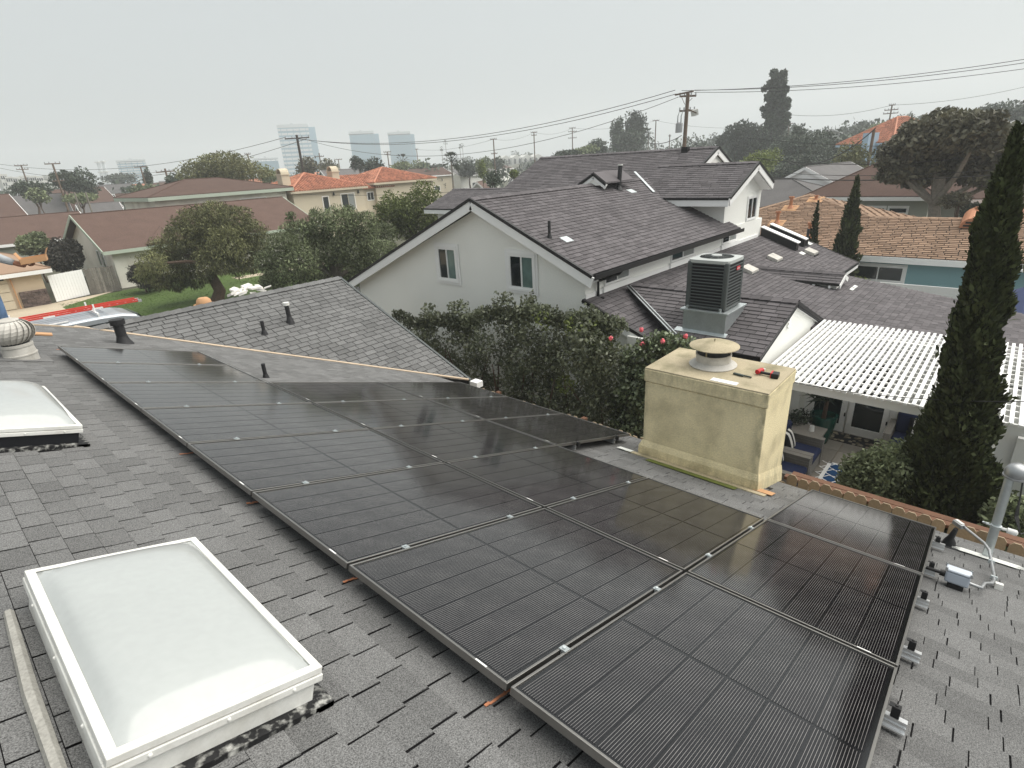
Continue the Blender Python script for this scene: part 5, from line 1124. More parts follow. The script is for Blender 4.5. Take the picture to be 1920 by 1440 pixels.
# navy parasol and red-brown pole beyond the flat roof
U0 = AD(1925, 548, 22); t = thing('patio_umbrella', 'navy market umbrella at the right edge behind the cypress', 'umbrella', (U0[0], U0[1], -.7)); b = MB()
for k in range(8):
    a0, a1 = k*math.pi/4, (k+1)*math.pi/4; p0, p1 = U0+(1.25*math.cos(a0), 1.25*math.sin(a0), -.45), U0+(1.25*math.cos(a1), 1.25*math.sin(a1), -.45); b.poly([U0+(0, 0, .2), p0, p1]); b.poly([p0, p1, p1-(0, 0, .12), p0-(0, 0, .12)])
b.build('canopy', 'umb', t); b = MB(); b.tube([(U0[0], U0[1], -.7), U0+(0, 0, .1)], .025, 8); b.build('pole', 'black', t); settle(t)
Pq = AD(1903, 508, 25.5); t = thing('patio_post', 'reddish brown post carrying a white awning edge beside the turquoise wall', 'post', (Pq[0], Pq[1], -.7)); bx('shaft', Pq[0]-.06, Pq[0]+.06, Pq[1]-.06, Pq[1]+.06, -.7, Pq[2], 'redwood', t); b = MB(); b.beam(Pq+(0, .1, .03), Pq+(0, -3, -.1), .12, .08); b.build('awning_edge', 'trim', t); settle(t)
# three slim cypresses beyond the neighbour's roof
C1 = AD(1587, 470, 25.6); Ct = AD(1609, 330, 25.6); cypress('medium dark cypress left of the triple window', (C1[0], C1[1], -.7), (Ct[0], Ct[1], Ct[2]), [(0, .35), (.3, .46), (.5, .42), (.7, .30), (.88, .14), (1, .02)], 7000, .2, 71)
C1 = AD(1527, 450, 25.8); Ct = AD(1534, 378, 25.8); cypress('smallest thin cypress in front of the tan roof', (C1[0], C1[1], -.7), Ct, [(0, .2), (.45, .22), (.7, .16), (.9, .08), (1, .01)], 2600, .16, 72)
# houses further along on the right
Hh = AD(1465, 372, 47); bhouse('pale grey house under a plain grey hip roof with one small window', (Hh[0]+2, Hh[1]+2, -.6), math.pi/2, 12, 8, 3.3, 4.75, 'hip', 'shingle_far', 'stucco', wins=[('W', -1.5, 2.0, 1.0, .75, 0), ('S', 2.0, 2.0, .9, .8, 1)])
Hh = AD(1553, 362, 54); bhouse('long white house with a tall plain gable and grey roof', (Hh[0]+1.5, Hh[1]+.6, .35), -.12, 9.0, 5.2, 3.2, 4.55, 'gable', 'shingle_far', 'trim', oh=.2, wins=[('S', -3.6, 1.9, .8, .9, 0), ('S', -1.4, 1.9, .8, .9, 0), ('S', .6, 1.9, .6, .9, 0), ('S', 2.6, 1.9, .8, .9, 0), ('W', -1.2, 1.7, .8, 1.0, 0)])
b = MB(); Gp = AD(1492, 326, 60); t = thing('gable_dormer', 'small white gable with fretwork above the grey roof', 'gable', tuple(Gp-(0, 0, 4))); b.prism([Gp+(0, 1.0, -.5), Gp+(0, 0, .15), Gp+(0, -1.0, -.5)], (2, 0, 0)); b.build('wall', 'trim', t); fascia(t, Gp+(-.05, 0, .25), Gp+(-.05, 1.3, -.5), .15); fascia(t, Gp+(-.05, 0, .25), Gp+(-.05, -1.3, -.5), .15); b = MB(); b.prism([Gp+(.2, .8, -.3), Gp+(.2, .8, -4.5), Gp+(.2, -.8, -4.5), Gp+(.2, -.8, -.3)], (2, 0, 0)); b.build('lower_wall', 'stucco', t); settle(t)
Hh = AD(1625, 368, 43); bh = bhouse('brown roofed garage with white trim and a panelled garage door', (Hh[0]+2.2, Hh[1]-.2, .45), -math.pi/2+.0, 6.4, 6.0, 3.15, 4.75, 'hip', 'shingle_brown', 'stucco_green')
b = MB()
for k in range(4):
    for j in range(3): b.box(-2.3+1.15*k+.03, -2.3+1.15*(k+1)-.03, -3.06, -3.01, .7+.55*j, .7+.55*(j+1)-.04)
g_ = b.build('garage_door', 'trim', bh)
for k in range(4): bx('pane', -2.15+1.15*k, -2.15+1.15*k+.85, -3.08, -3.05, 1.93, 2.16, 'glass', g_)
Hh = AD(1790, 372, 44); bh = bhouse('sage green house with a dark front door and brown roof', (Hh[0]+4.2, Hh[1], -.1), -math.pi/2, 13, 8, 3.3, 5.0, 'hip', 'shingle_brown', 'stucco_green', wins=[('S', -3.6, 1.3, 2.8, 1.35, 1), ('S', 1.6, 1.3, 1.4, 1.35, 0)], glass='blind')
bx('front_door', -5.7, -4.3, -4.12, -4.0, .5, 2.85, 'black', bh); b = MB()
for k in range(4): an = k*math.pi/2; b.beam((-5.0+.22*math.cos(an), -4.13, 1.95+.22*math.sin(an)), (-5.0+.22*math.cos(an+1.57), -4.13, 1.95+.22*math.sin(an+1.57)), .02, .03)
b.build('door_window', 'turb', bh)
Hh = AD(1935, 400, 40); bhouse('white walled corner building with a red roof edge at the right edge', (Hh[0]+3, Hh[1]-.5, -.6), -math.pi/2, 5, 5, 3.0, 4.0, 'hip', 'terracotta', 'trim')
B0 = AD(1676, 300, 80); bh = bhouse('pale blue house with a red tiled hip roof on the rise', (B0[0], B0[1], .3), -.62, 8.2, 7.0, 6.3, 8.5, 'hip', 'terracotta', 'stucco_blue', tiles=True, wins=[('S', -1.2, 4.5, .7, 1.2, 0)], trimm='stucco_blue', base=-3)
Cc = AD(1634, 249, 75.5); q_ = np.array([[math.cos(.62), -math.sin(.62)], [math.sin(.62), math.cos(.62)]]) @ np.array([Cc[0]-B0[0], Cc[1]-B0[1]]); bx('chimney', q_[0]-.65, q_[0]+.65, q_[1]-.4, q_[1]+.4, -3, Cc[2]-.3, 'stucco_blue', bh)
for (px, py, w_, h_, D, lab) in ((1555, 248, 38, 10, 150, 'small pale house among the hill trees left of the blue chimney'), (1694, 235, 36, 16, 140, 'white boxy house high on the hill behind the red roof'), (1885, 234, 42, 14, 110, 'pale blue gabled house on the hill at the far right')):
    P = AD(px, py, D); s = SZ(P, w_); bhouse(lab, (P[0], P[1], ground(P[0], P[1])), .5, s, s*.7, P[2]-ground(P[0], P[1])-SZ(P, h_*.1)+.01, P[2]-ground(P[0], P[1])+SZ(P, h_*.45), 'gable', 'shingle_far', 'haze_house', wins=[('S', -s*.2, P[2]-ground(P[0], P[1])-1.6, 1.2, 1, 0)], base=-4)
# ------------------------------------------------------------------ houses on the left
gh = bhouse('tan garage house with a beige sectional door and ledgestone base', (-1.2, 48.6, 0), 0, 13.6, 11, 2.32, 4.35, 'hip', 'shingle_tan', 'stucco_tan', oh=.5)
b = MB()
for j in range(4):
    for k in range(5): b.box(1.2+.8*k+.02, 1.2+.8*(k+1)-.02, -5.57, -5.52, .05+.5*j, .05+.5*(j+1)-.03)
gd = b.build('garage_door', 'stucco_cream', gh)
for k in range(5):
    for q in range(2):
        for s_ in range(2): bx('pane', 1.3+.8*k+.32*q, 1.3+.8*k+.32*q+.26, -5.6, -5.565, 1.72+.13*s_, 1.81+.13*s_, 'glass', gd)
rr = random.Random(2); sb = MB()
for j in range(9):
    x = 5.5
    while x < 6.75:
        w_ = rr.uniform(.15, .4); sb.box(x, min(6.8, x+w_-.01), -5.62-rr.uniform(0, .04), -5.5, .0+.105*j, .0+.105*(j+1)-.012, rr.random()*.9+.05); x += w_
tag(sb.build('ledgestone', 'stone', gh), kind='stuff'); b = MB(); b.tube([(5.35, -5.62, 2.1), (5.35, -5.62, 0)], .04, 6); b.build('downspout', 'card', gh)
V = AD(10, 418, 50); b = MB(); b.tube([(1.5, -1.5, 3.6), (1.5, -1.5, 4.6)], .07, 6); b.tube([(1.5, -1.5, 4.6), (1.5, -1.5, 4.65)], .16, 6); b.build('roof_pipe', 'card', gh)
t = thing('side_gate', 'white board gate between the tan garage and the weathered fence', 'gate', (6.7, 43.4, 0))
for k in range(12):
    wd = .155; a = np.array([5.86, 43.1, 0])*(1-k/12)+np.array([7.75, 43.85, 0])*(k/12); c = np.array([5.86, 43.1, 0])*(1-(k+.95)/12)+np.array([7.75, 43.85, 0])*((k+.95)/12)
    b = MB(); b.frame(a+(0, 0, .04), c-a, (.01, -.03, 0), (0, 0, 1.6)); b.build('board', 'trim', t)
settle(t)
t = thing('wooden_fence', 'weathered grey picket fence left of the lawn bushes', 'fence', (8.5, 43.7, 0)); rr = random.Random(6)
for k in range(13):
    a = np.array([7.82, 43.85, 0])*(1-k/13)+np.array([9.4, 43.5, 0])*(k/13); b = MB(); b.frame(a, (.112, -.02, 0), (.005, .025, 0), (rr.uniform(-.02, .02), 0, 1.62+rr.uniform(-.06, .06))); b.build('fence_board', 'grey_wood', t)
settle(t)
bhA = bhouse('brown gabled house with sage trim and stained white walls', (16.9, 49.4, 0), 0, 14.5, 10.4, 2.75, 4.72, 'gable', 'shingle_brown', 'stucco_b', 'trim_sage', oh=.55, wins=[('W', 1.6, 1.3, .55, 1.0, 0), ('W', 2.6, .9, .55, 1.3, 0)])
b = MB(); b.prism([(-5.2, -5.85, 2.72), (-1.0, -5.85, 2.72), (-3.4, -3.4, 3.62)], (0, 0, -.1)); b.build('roof_cricket', 'shingle_brown', bhA)
b = MB(); b.tube([(-5.2, -5.8, 2.62), (-3.4, -3.3, 3.55), (-1.0, -4.9, 3.0)], .05, 5); b.build('hip_caps', 'deck', bhA)
bhouse('two storey white house with a dark brown hip roof', (22.9, 61.6, 0), 0, 12.2, 9, 5.5, 6.62, 'hip', 'shingle_brown', 'stucco_b', 'trim_sage', oh=.6, wins=[('S', 1.4, 2.95, 2.5, 1.6, 2)], trimh=.3)
sh = bhouse('cream Spanish style house with orange barrel tile roof and arched chimneys', (34.0, 61.8, 0), 0, 8.6, 9.4, 5.05, 6.6, 'hip', 'terracotta', 'stucco_cream', 'stucco_cream', oh=.4, tiles=True, wins=[('S', -1.0, 2.5, .7, 1.6, 0), ('S', 1.3, 2.5, 1.7, 1.7, 1)], chim=[(-3.7, -2.2, .9, 1.1, 6.5, True), (2.9, -1.2, .9, 1.1, 6.5, True)])
b = MB(); b.box(.2, 4.2, -5.0, -4.7, 2.1, 2.3); b.box(.2, 4.2, -5.0, -4.95, 2.3, 2.38); b.build('balcony_ledge', 'stucco_cream', sh)
for x in (.4, 3.55): b = MB(); b.tube([(x, -4.8, 4.15), (x, -4.8, 4.5)], [.13, .05], 8); b.build('wall_lamp', 'black', sh)
bx('rear_wing', 4.3, 9.2, -3.4, 3.0, -1, 4.6, 'stucco_cream', sh); b = MB(); rw = [(4.2, -3.9, 4.6), (9.4, -3.9, 4.6), (8.6, -.3, 6.1), (2.2, -.3, 6.1)]; b.prism(rw, (0, 0, -.1)); b = b.build('roof', 'terracotta', sh); tile_rows(b, rw, .30, .085, 'terracotta', 5)
window(sh, (4.5, -3.41, 3.2), (1, 0, 0), (0, 0, 1), .5, .9, (0, -1, 0), .05, 0); window(sh, (5.6, -3.41, 3.2), (1, 0, 0), (0, 0, 1), .9, .9, (0, -1, 0), .05, 1)
bhouse('second cream Spanish house with an orange tile pyramid roof half hidden by the tree', (45.0, 62.2, 0), 0, 8.8, 8.6, 5.3, 6.75, 'hip', 'terracotta', 'stucco_cream', 'stucco_cream', oh=.45, tiles=True)
bhouse('long low house with a purplish brown roof and white gutter', (-1.0, 66, 0), 0, 27, 9, 2.7, 4.4, 'gable', 'shingle_brown', 'stucco_green', oh=.5, wins=[('S', 3.3, 1.2, 2.2, 1.0, 1), ('S', 11.0, 1.2, 1.2, 1.1, 0)])
P = AD(-8, 380, 88); bhouse('orange brick house corner with a tiled roof at the left edge', (P[0]-3, P[1], 0), .1, 8, 8, 4.0, 6.2, 'gable', 'shingle_brown', 'terracotta', oh=.5)
for k, (px, py, wpx, D, ez, lab) in enumerate(((212, 345, 52, 150, 5.2, 'white two storey house with a low gable beyond the brown roof'), (238, 358, 34, 140, 3.4, 'white house with a reddish roof below the two storey white one'), (180, 372, 60, 110, 2.6, 'grey roofed shed house behind the long brown roof'), (300, 347, 30, 160, 5, 'white flat building left of the big brown hip roof'), (790, 340, 30, 110, 3.0, 'pale house right of the second Spanish roof'), (900, 338, 60, 95, 2.4, 'low house with a white wall behind the pepper tree'), (965, 330, 40, 100, 3.0, 'white gabled house glimpsed beyond the neighbour ridge'))):
    P = AD(px, py, D); s = SZ(P, wpx); bhouse(lab, (P[0], P[1], min(0, P[2]-ez)), .2*k-.4, s, s*.6, ez, ez+1.5, 'gable', ['shingle_far', 'shingle_brown'][k % 2], 'haze_house', oh=.4, wins=[('S', -s*.25, ez-1.4, 1.2, .9, 0), ('S', s*.1, ez-1.4, 1.6, .9, 0)], base=-3)
# far pale blocks on the left skyline and the arcaded flats
rr = random.Random(14)
for k in range(9):
    px = 4+k*11; P = AD(px, 338+rr.uniform(-6, 6), 330); s = SZ(P, 11); b = MB(); t = thing('apartment_block', ['far pale block at the very left edge of the skyline', 'second far pale block from the left edge', 'third far pale block from the left edge', 'far pale block above the broad dark left tree', 'far pale block just left of the first pole', 'far pale block between the first and second poles', 'far pale block touching the second pole', 'far pale block right of the second pole', 'far pale block hidden behind the large dark tree'][k], 'building', (P[0], P[1], 0), 'far pale blocks on the left skyline'); hgt = P[2]+SZ(P, rr.uniform(1, 8)); b.box(P[0]-s/2, P[0]+s/2, P[1]-5, P[1]+5, -2, hgt); b.build('wall', 'haze_house', t); b = MB()
    for q in range(3):
        for j in range(2): b.box(P[0]-s*.4+s*.28*q, P[0]-s*.4+s*.28*q+s*.18, P[1]-5.1, P[1]-5.0, hgt-2-2.6*j, hgt-.8-2.6*j)
    b.build('window_strip', 'glass', t); settle(t)
for k in range(4):
    P = AD(945+k*20, 297-k*1.0, 380); s = SZ(P, 17); t = thing('terrace_house', ['leftmost far pale terrace with arched openings', 'second far terrace from the left on the ridge', 'third far terrace from the left on the ridge', 'rightmost far terrace, beside the thin pole'][k], 'building', (P[0], P[1], 0), 'far pale terraces on the ridge'); b = MB(); b.prism([(P[0]-s/2, P[1], -2), (P[0]+s/2, P[1]-s*.6, -2), (P[0]+s/2, P[1]-s*.6, P[2]), (P[0], P[1]-s*.3, P[2]+SZ(P, 5)), (P[0]-s/2, P[1], P[2])], (4, 8, 0)); b.build('wall', 'haze_house', t); b = MB()
    for q in (-.25, .22): b.prism([(P[0]+s*q-s*.1, P[1]-s*(.3+q*.6)-.3, P[2]-3.5), (P[0]+s*q+s*.1, P[1]-s*(.3+q*.6)-.3-s*.1, P[2]-3.5), (P[0]+s*q+s*.1, P[1]-s*(.3+q*.6)-.3-s*.1, P[2]-1), (P[0]+s*q, P[1]-s*(.3+q*.6)-.3, P[2]-.3), (P[0]+s*q-s*.1, P[1]-s*(.3+q*.6)-.3, P[2]-1)], (-.15, -.25, 0))
    b.build('arch_opening', 'glass', t); settle(t)
# office towers in the haze
def tower(label, pxl, pxr, ptop, D, kind, side=10):
    A_ = AD(pxl, ptop, D); B_ = AD(pxr, ptop, D); c = (A_+B_)/2; wd = np.linalg.norm((B_-A_)[:2]); H = (A_[2]+B_[2])/2
    t = thing('office_tower', label, 'tower', (c[0], c[1], 0)); ang = math.atan2(B_[1]-A_[1], B_[0]-A_[0]); t.rotation_euler = (0, 0, ang); dp = wd*.8
    bx('core', -wd/2+.3, wd/2-.3, .3, dp, -3, H-3, 'towerglass', t)
    nfl = 14; fh = H/nfl
    for k in range(nfl):
        if kind == 'bands' or k in (nfl-1,):
            m_ = 'towerwhite'; bx('spandrel', -wd/2, wd/2, 0, dp+.2, k*fh+fh*.45, (k+1)*fh, m_, t)
        elif kind == 'glass': bx('floor_line', -wd/2+.15, wd/2-.15, .15, dp+.1, k*fh, k*fh+.35, 'towerglass', t)
    bx('parapet', -wd/2-.1, wd/2+.1, -.1, dp+.3, H-fh*.75, H, 'towerwhite', t); bx('roof_plant', -wd*.06, wd*.02, dp*.4, dp*.5, H, H+SZ(c, 3), 'towerwhite', t)
    for k in range(5): bx('mullion', -wd/2+wd*(k+.5)/5-.2, -wd/2+wd*(k+.5)/5+.2, -.02, .3, 0, H-fh, 'towerglass', t)
    if side: s = SZ(c, side); bx('side_slab', wd/2, wd/2+s, dp*.2, dp, -3, H-SZ(c, 5), 'towerglass', t)
    return t
tower('tall banded office tower farthest left of the three', 518, 577, 233, 640, 'bands', 12)
tower('plain blue glass office tower in the middle of the three', 653, 700, 246, 640, 'glass', 9)
tower('plain blue glass office tower farthest right of the three', 726, 769, 247, 640, 'glass', 7)
tower('low white office block with rows of windows behind the left roofs', 216, 272, 299, 560, 'bands', 0)
tower('squat pale glass block left of the banded tower', 474, 521, 296, 560, 'glass', 0)
for k, px in enumerate((183, 192)):
    P = AD(px, 302+k*-1, 620); t = thing('chimney_stack', ['left', 'right'][k]+' one of the two thin far chimney stacks', 'chimney stack', (P[0], P[1], 0)); b = MB(); b.tube([(P[0], P[1], -3), P], [2.2, 1.2], 8); b.build('shaft', 'towerwhite', t)
    b = MB(); 
    for q in range(3): b.tube([(P[0], P[1], P[2]*(.35+.3*q)), (P[0], P[1], P[2]*(.38+.3*q))], 2.6, 8)
    b.build('gantry', 'haze_house', t); settle(t)
# ------------------------------------------------------------------ trees of the middle distance
base = np.array([11.58, 33.4, 0]); D = 35.3
wb = []
rng = np.random.default_rng(77)
for (px, py, r_) in ((400, 405, 34), (370, 420, 36), (440, 415, 36), (470, 440, 32), (485, 465, 22), (340, 440, 34), (310, 470, 30), (285, 495, 26), (270, 515, 18), (320, 505, 30), (350, 490, 34), (390, 455, 40), (430, 455, 38), (460, 480, 30), (330, 530, 22), (365, 525, 20), (300, 530, 18), (405, 490, 34), (440, 495, 26), (470, 500, 16), (385, 520, 14)):
    P = AD(px, py, D+rng.uniform(-1.5, 1.5)); s = SZ(P, r_); wb.append((*P, s, s, s*.9))
t = thing('weeping_tree', 'bushy weeping tree with a thick trunk on the lawn', 'tree', tuple(base)); trunk_mb(base, AD(400, 470, D), .30, .2, [w_[:3] for w_ in wb[:8]], 3).build('trunk', 'bark', t, smooth=True)
foliage('crown', wb, 44000, .18, 'leaf_olive', t, 78, droop=.9, aspect=.24, shell=.35); settle(t)
P = AD(265, 515, 42); s = SZ(P, 1); tree('shrub', 'dark twiggy shrub before the white gabled wall', 'shrub', (P[0], P[1], 0), P, (s*34, s*30, s*34), 7000, s*6, 'leaf_purple', tr=.06, k=10, seed=81, droop=-.2, aspect=.25)
P = AD(122, 482, 47.5); s = SZ(P, 1); tree('shrub', 'dense dark shrub beside the gable with two narrow windows', 'shrub', (P[0], P[1], 0), P, (s*36, s*32, s*42), 9000, s*6, 'leaf_purple', tr=.06, k=10, seed=82)
P = AD(62, 455, 54); s = SZ(P, 1); tree('shrub', 'green shrub between the tan roof and the brown gable', 'shrub', (P[0], P[1], 0), P, (s*34, s*30, s*24), 6000, s*6, 'leaf_g', tr=.06, k=10, seed=83)
gb = []
for (px, py, r_) in ((560, 440, 34), (600, 425, 32), (640, 415, 34), (680, 425, 34), (715, 440, 28), (530, 465, 34), (500, 490, 24), (560, 490, 40), (610, 470, 42), (660, 470, 42), (705, 475, 36), (520, 520, 30), (580, 530, 36), (640, 520, 40), (690, 515, 30), (735, 470, 16), (545, 405, 10), (655, 395, 12), (590, 400, 10), (505, 530, 22)):
    P = AD(px, py, 25+rng.uniform(-1.4, 1.4)); s = SZ(P, r_); gb.append((*P, s, s, s*.92))
P = AD(620, 480, 25); t = thing('pepper_tree', 'large feathery green tree rising behind the far wing ridge', 'tree', (P[0], P[1], 0)); trunk_mb((P[0], P[1], 0), P-(0, 0, .3), .22, .15, [g[:3] for g in gb[:9]], 4).build('trunk', 'bark_g', t, smooth=True)
foliage('crown', gb, 40000, .15, 'leaf_g', t, 84, droop=.2, aspect=.24, shell=.3, up=.5); settle(t)
bg_tree('rounded yellow green tree directly behind the white gable', 768, 330, 455, 150, 37, 'leaf_y', 85, 5, k=22, size=.38, core=.68)
bg_tree('broad olive tree rising behind the brown hip roof', 415, 284, 356, 205, 80, 'leaf_olive', 86, 4.5, k=26, size=.36, core=.72)
far = [(150, 310, 375, 66, 120, 'leaf_d', 'large dark tree behind the second utility pole'), (112, 315, 360, 45, 118, 'leaf_d', 'dark tree left of the large one behind the second pole'), (58, 336, 375, 70, 110, 'leaf_d', 'broad dark tree at the far left below the pale blocks'), (70, 352, 385, 40, 100, 'leaf_g', 'small round bush under the broad dark tree'), (150, 358, 386, 60, 96, 'leaf_g', 'scrub behind the long brown roof'), (225, 325, 345, 70, 240, 'leaf_d', 'far tree belt under the low white office block'), (277, 312, 352, 18, 130, 'leaf_d', 'narrow conifer beside the third pole'), (270, 345, 368, 46, 115, 'leaf_g', 'low bushes left of the brown hip roof'), (330, 322, 350, 44, 90, 'leaf_d', 'dark tree left of the broad olive one'), (505, 305, 345, 46, 100, 'leaf_g', 'pale green tree between hip roof and arched chimney'), (575, 292, 330, 50, 110, 'leaf_br', 'greyish brown tree behind the tall dark pole'), (615, 300, 325, 46, 125, 'leaf_br', 'bare grey tree behind the Spanish roof'), (672, 291, 325, 34, 110, 'leaf_d', 'round dark tree before the middle tower'), (700, 296, 326, 46, 112, 'leaf_d', 'bushy dark tree right of the round one before the tower'), (750, 300, 325, 40, 130, 'leaf_g', 'palm like tree before the right tower'), (790, 300, 328, 46, 160, 'leaf_g', 'grey green tree right of the towers'), (820, 308, 330, 40, 170, 'leaf_d', 'low far tree under the thin palms'), (880, 296, 335, 52, 140, 'leaf_d', 'dark tree right of the fan palm'), (905, 290, 335, 40, 135, 'leaf_g', 'tree with a paler crown before the thin pole'), (930, 293, 330, 46, 170, 'leaf_d', 'hazy tree behind the thin pole'), (905, 300, 345, 20, 90, 'leaf_y', 'slim yellow green tree left of the pepper bush'), (925, 318, 352, 44, 60, 'leaf_d', 'dark leggy tree behind the neighbour low roof'), (965, 318, 338, 20, 70, 'leaf_y', 'small bright bush beside the neighbour roof rake'), (1000, 300, 330, 90, 300, 'leaf_d', 'hazy green slope below the far terraces'),
       (1095, 270, 296, 60, 120, 'leaf_g', 'green hedge tree just over the neighbour ridge'), (1120, 262, 290, 50, 130, 'leaf_d', 'bushy tree over the ridge left of the conifers'), (1062, 280, 296, 60, 110, 'leaf_d', 'low dark hedge on the neighbour ridge line'), (1158, 215, 290, 34, 150, 'leaf_d', 'shorter of the two dark conifers over the ridge'), (1192, 195, 290, 46, 152, 'leaf_d', 'taller of the two dark conifers over the ridge'), (1180, 240, 292, 75, 148, 'leaf_d', 'broad dark tree at the foot of the two conifers'),
       (1385, 215, 300, 90, 125, 'leaf_d', 'broad dark tree right of the transformer pole'), (1440, 225, 320, 80, 120, 'leaf_d', 'dark tree at the foot of the tallest one'), (1355, 250, 280, 30, 130, 'leaf_d', 'small tree close to the right of the transformer pole'), (1425, 282, 335, 84, 60, 'leaf_y', 'yellow green bush behind the second storey gable'), (1505, 240, 335, 110, 100, 'leaf_d', 'wide dark tree mass above the grey roofed houses'), (1480, 290, 340, 130, 90, 'leaf_d', 'dense low dark trees behind the white gable'), (1495, 230, 280, 26, 105, 'leaf_d', 'pointed dark tree in the wide mass'), (1550, 240, 310, 60, 105, 'leaf_d', 'dark tree between the mass and the blue chimney'), (1597, 270, 350, 82, 62, 'leaf_olive', 'yellowish tree in front of the blue house'), (1610, 245, 285, 60, 130, 'leaf_d', 'dark hill tree left of the blue chimney'), (1650, 228, 258, 60, 140, 'leaf_g', 'pale hill tree behind the red roof'), (1730, 232, 262, 60, 135, 'leaf_d', 'hill tree right of the far pole'), (1785, 203, 245, 46, 150, 'leaf_br', 'greyish bare hill tree'), (1860, 192, 245, 100, 140, 'leaf_d', 'large dark hill tree near the right edge'), (1925, 186, 245, 60, 142, 'leaf_d', 'dark hill tree cut by the right edge'), (1830, 220, 262, 80, 80, 'leaf_y', 'bright green tree top above the bronze leaved tree'), (1905, 228, 400, 90, 38, 'leaf_br', 'dark brown leaved tree at the right edge behind the cypress')]
for k, (pc, pt, pb_, wpx, D, mt_, lab) in enumerate(far):
    bg_tree(lab, pc, pt, pb_, wpx, D, mt_, 200+k, 5.0, k=14, dens=6.5, size=.5, base_z=None)
# the far-off wood of the plain: one mass of crowns nobody could count
wr_ = np.random.default_rng(404); wbl = []
for k in range(420):
    px = wr_.uniform(-60, 1980); D_ = wr_.uniform(130, 520) if px < 1000 else wr_.uniform(95, 260); P = AD(px, 300, D_); g_ = ground(P[0], P[1]); h_ = wr_.uniform(2.2, 4.6); wbl.append((P[0], P[1], g_+h_*.7, h_*wr_.uniform(.9, 1.6), h_*wr_.uniform(.9, 1.6), h_))
tag(foliage('wood', wbl, 95000, 1.15, 'leaf_d', None, 405, shell=.4, aspect=.6), kind='stuff')
rr = random.Random(31)
places = ['at the left skyline', 'under the second pole', 'below the office block', 'left of the third pole', 'behind the brown hip roof', 'left of the banded tower', 'under the banded tower', 'behind the Spanish chimney', 'under the middle tower', 'under the right tower', 'left of the fan palm', 'right of the fan palm', 'under the thin pole', 'below the far terraces']
for k in range(14):
    px = 30+k*70+rr.uniform(-20, 20); D_ = rr.uniform(105, 260); P = AD(px, 330, D_); bhouse('small hazy far house among the trees '+places[k], (P[0], P[1], 0), rr.uniform(-.5, .5), rr.uniform(9, 14), 8, rr.uniform(2.8, 5.2), rr.uniform(5.6, 7.0), 'gable', rr.choice(['shingle_far', 'shingle_brown', 'terracotta']), rr.choice(['haze_house', 'stucco', 'stucco_cream']), group='small far houses among the trees of the plain', wins=[('S', -2.5, 1.4, 1.4, 1.0, 0), ('S', 1.5, 1.4, 1.4, 1.0, 0)], base=-3)
# tallest tree: a narrow irregular column
tb = []
for (px, py, r_) in ((1451, 137, 7), (1468, 140, 8), (1456, 147, 9), (1464, 156, 11), (1446, 160, 10), (1470, 168, 9), (1455, 172, 12), (1441, 182, 8), (1462, 186, 13), (1448, 196, 11), (1473, 200, 9), (1458, 207, 15), (1440, 212, 11), (1474, 218, 8), (1450, 226, 16), (1466, 232, 13), (1433, 166, 5), (1478, 189, 5), (1431, 204, 5)):
    P = AD(px, py, 122+rng.uniform(-1, 1)); s = SZ(P, r_); tb.append((*P, s, s, s))
P = AD(1455, 200, 122); t = thing('tall_tree', 'tallest dark columnar tree on the skyline', 'tree', (P[0], P[1], ground(P[0], P[1]))); trunk_mb((P[0], P[1], 0), P, .5, .2, [], 1).build('trunk', 'bark', t); foliage('crown', tb, 9000, .6, 'leaf_d', t, 90, shell=.3); settle(t)
# bronze leaved tree at the right
rb = []
for (px, py, r_) in ((1690, 300, 40), (1720, 275, 40), (1760, 260, 42), (1800, 258, 44), (1840, 262, 42), (1870, 285, 40), (1680, 335, 30), (1720, 325, 46), (1770, 310, 52), (1820, 315, 50), (1860, 335, 40), (1745, 330, 34), (1700, 335, 24), (1660, 322, 16), (1880, 350, 26)):
    P = AD(px, py-14, 36+rng.uniform(-1.6, 1.6)); s = SZ(P, r_); rb.append((*P, s, s, s*.85))
P = AD(1745, 395, 36); t = thing('rubber_tree', 'large spreading bronze leaved tree with a pale trunk', 'tree', (P[0], P[1], -.75)); trunk_mb((P[0], P[1], -.75), AD(1765, 330, 36), .34, .22, [r_[:3] for r_ in rb[::2]], 5).build('trunk', 'bark_g', t, smooth=True); foliage('crown', rb, 24000, .27, 'leaf_br', t, 91, shell=.4, aspect=.5); settle(t)
P = AD(1798, 385, 35); tree('shrub', 'round pale flowered shrub before the sage green house', 'shrub', (P[0], P[1], -.7), P+(0, 0, .3), (.8, .75, .6), 1600, .13, 'leaf_br', tr=.06, k=10, seed=92)
P = AD(1818, 400, 34.5); tree('shrub', 'small bluish black shrub under the pale flowered one', 'shrub', (P[0], P[1], -.7), P, (.6, .6, .6), 700, .16, 'leaf_d', tr=.05, k=6, seed=93)
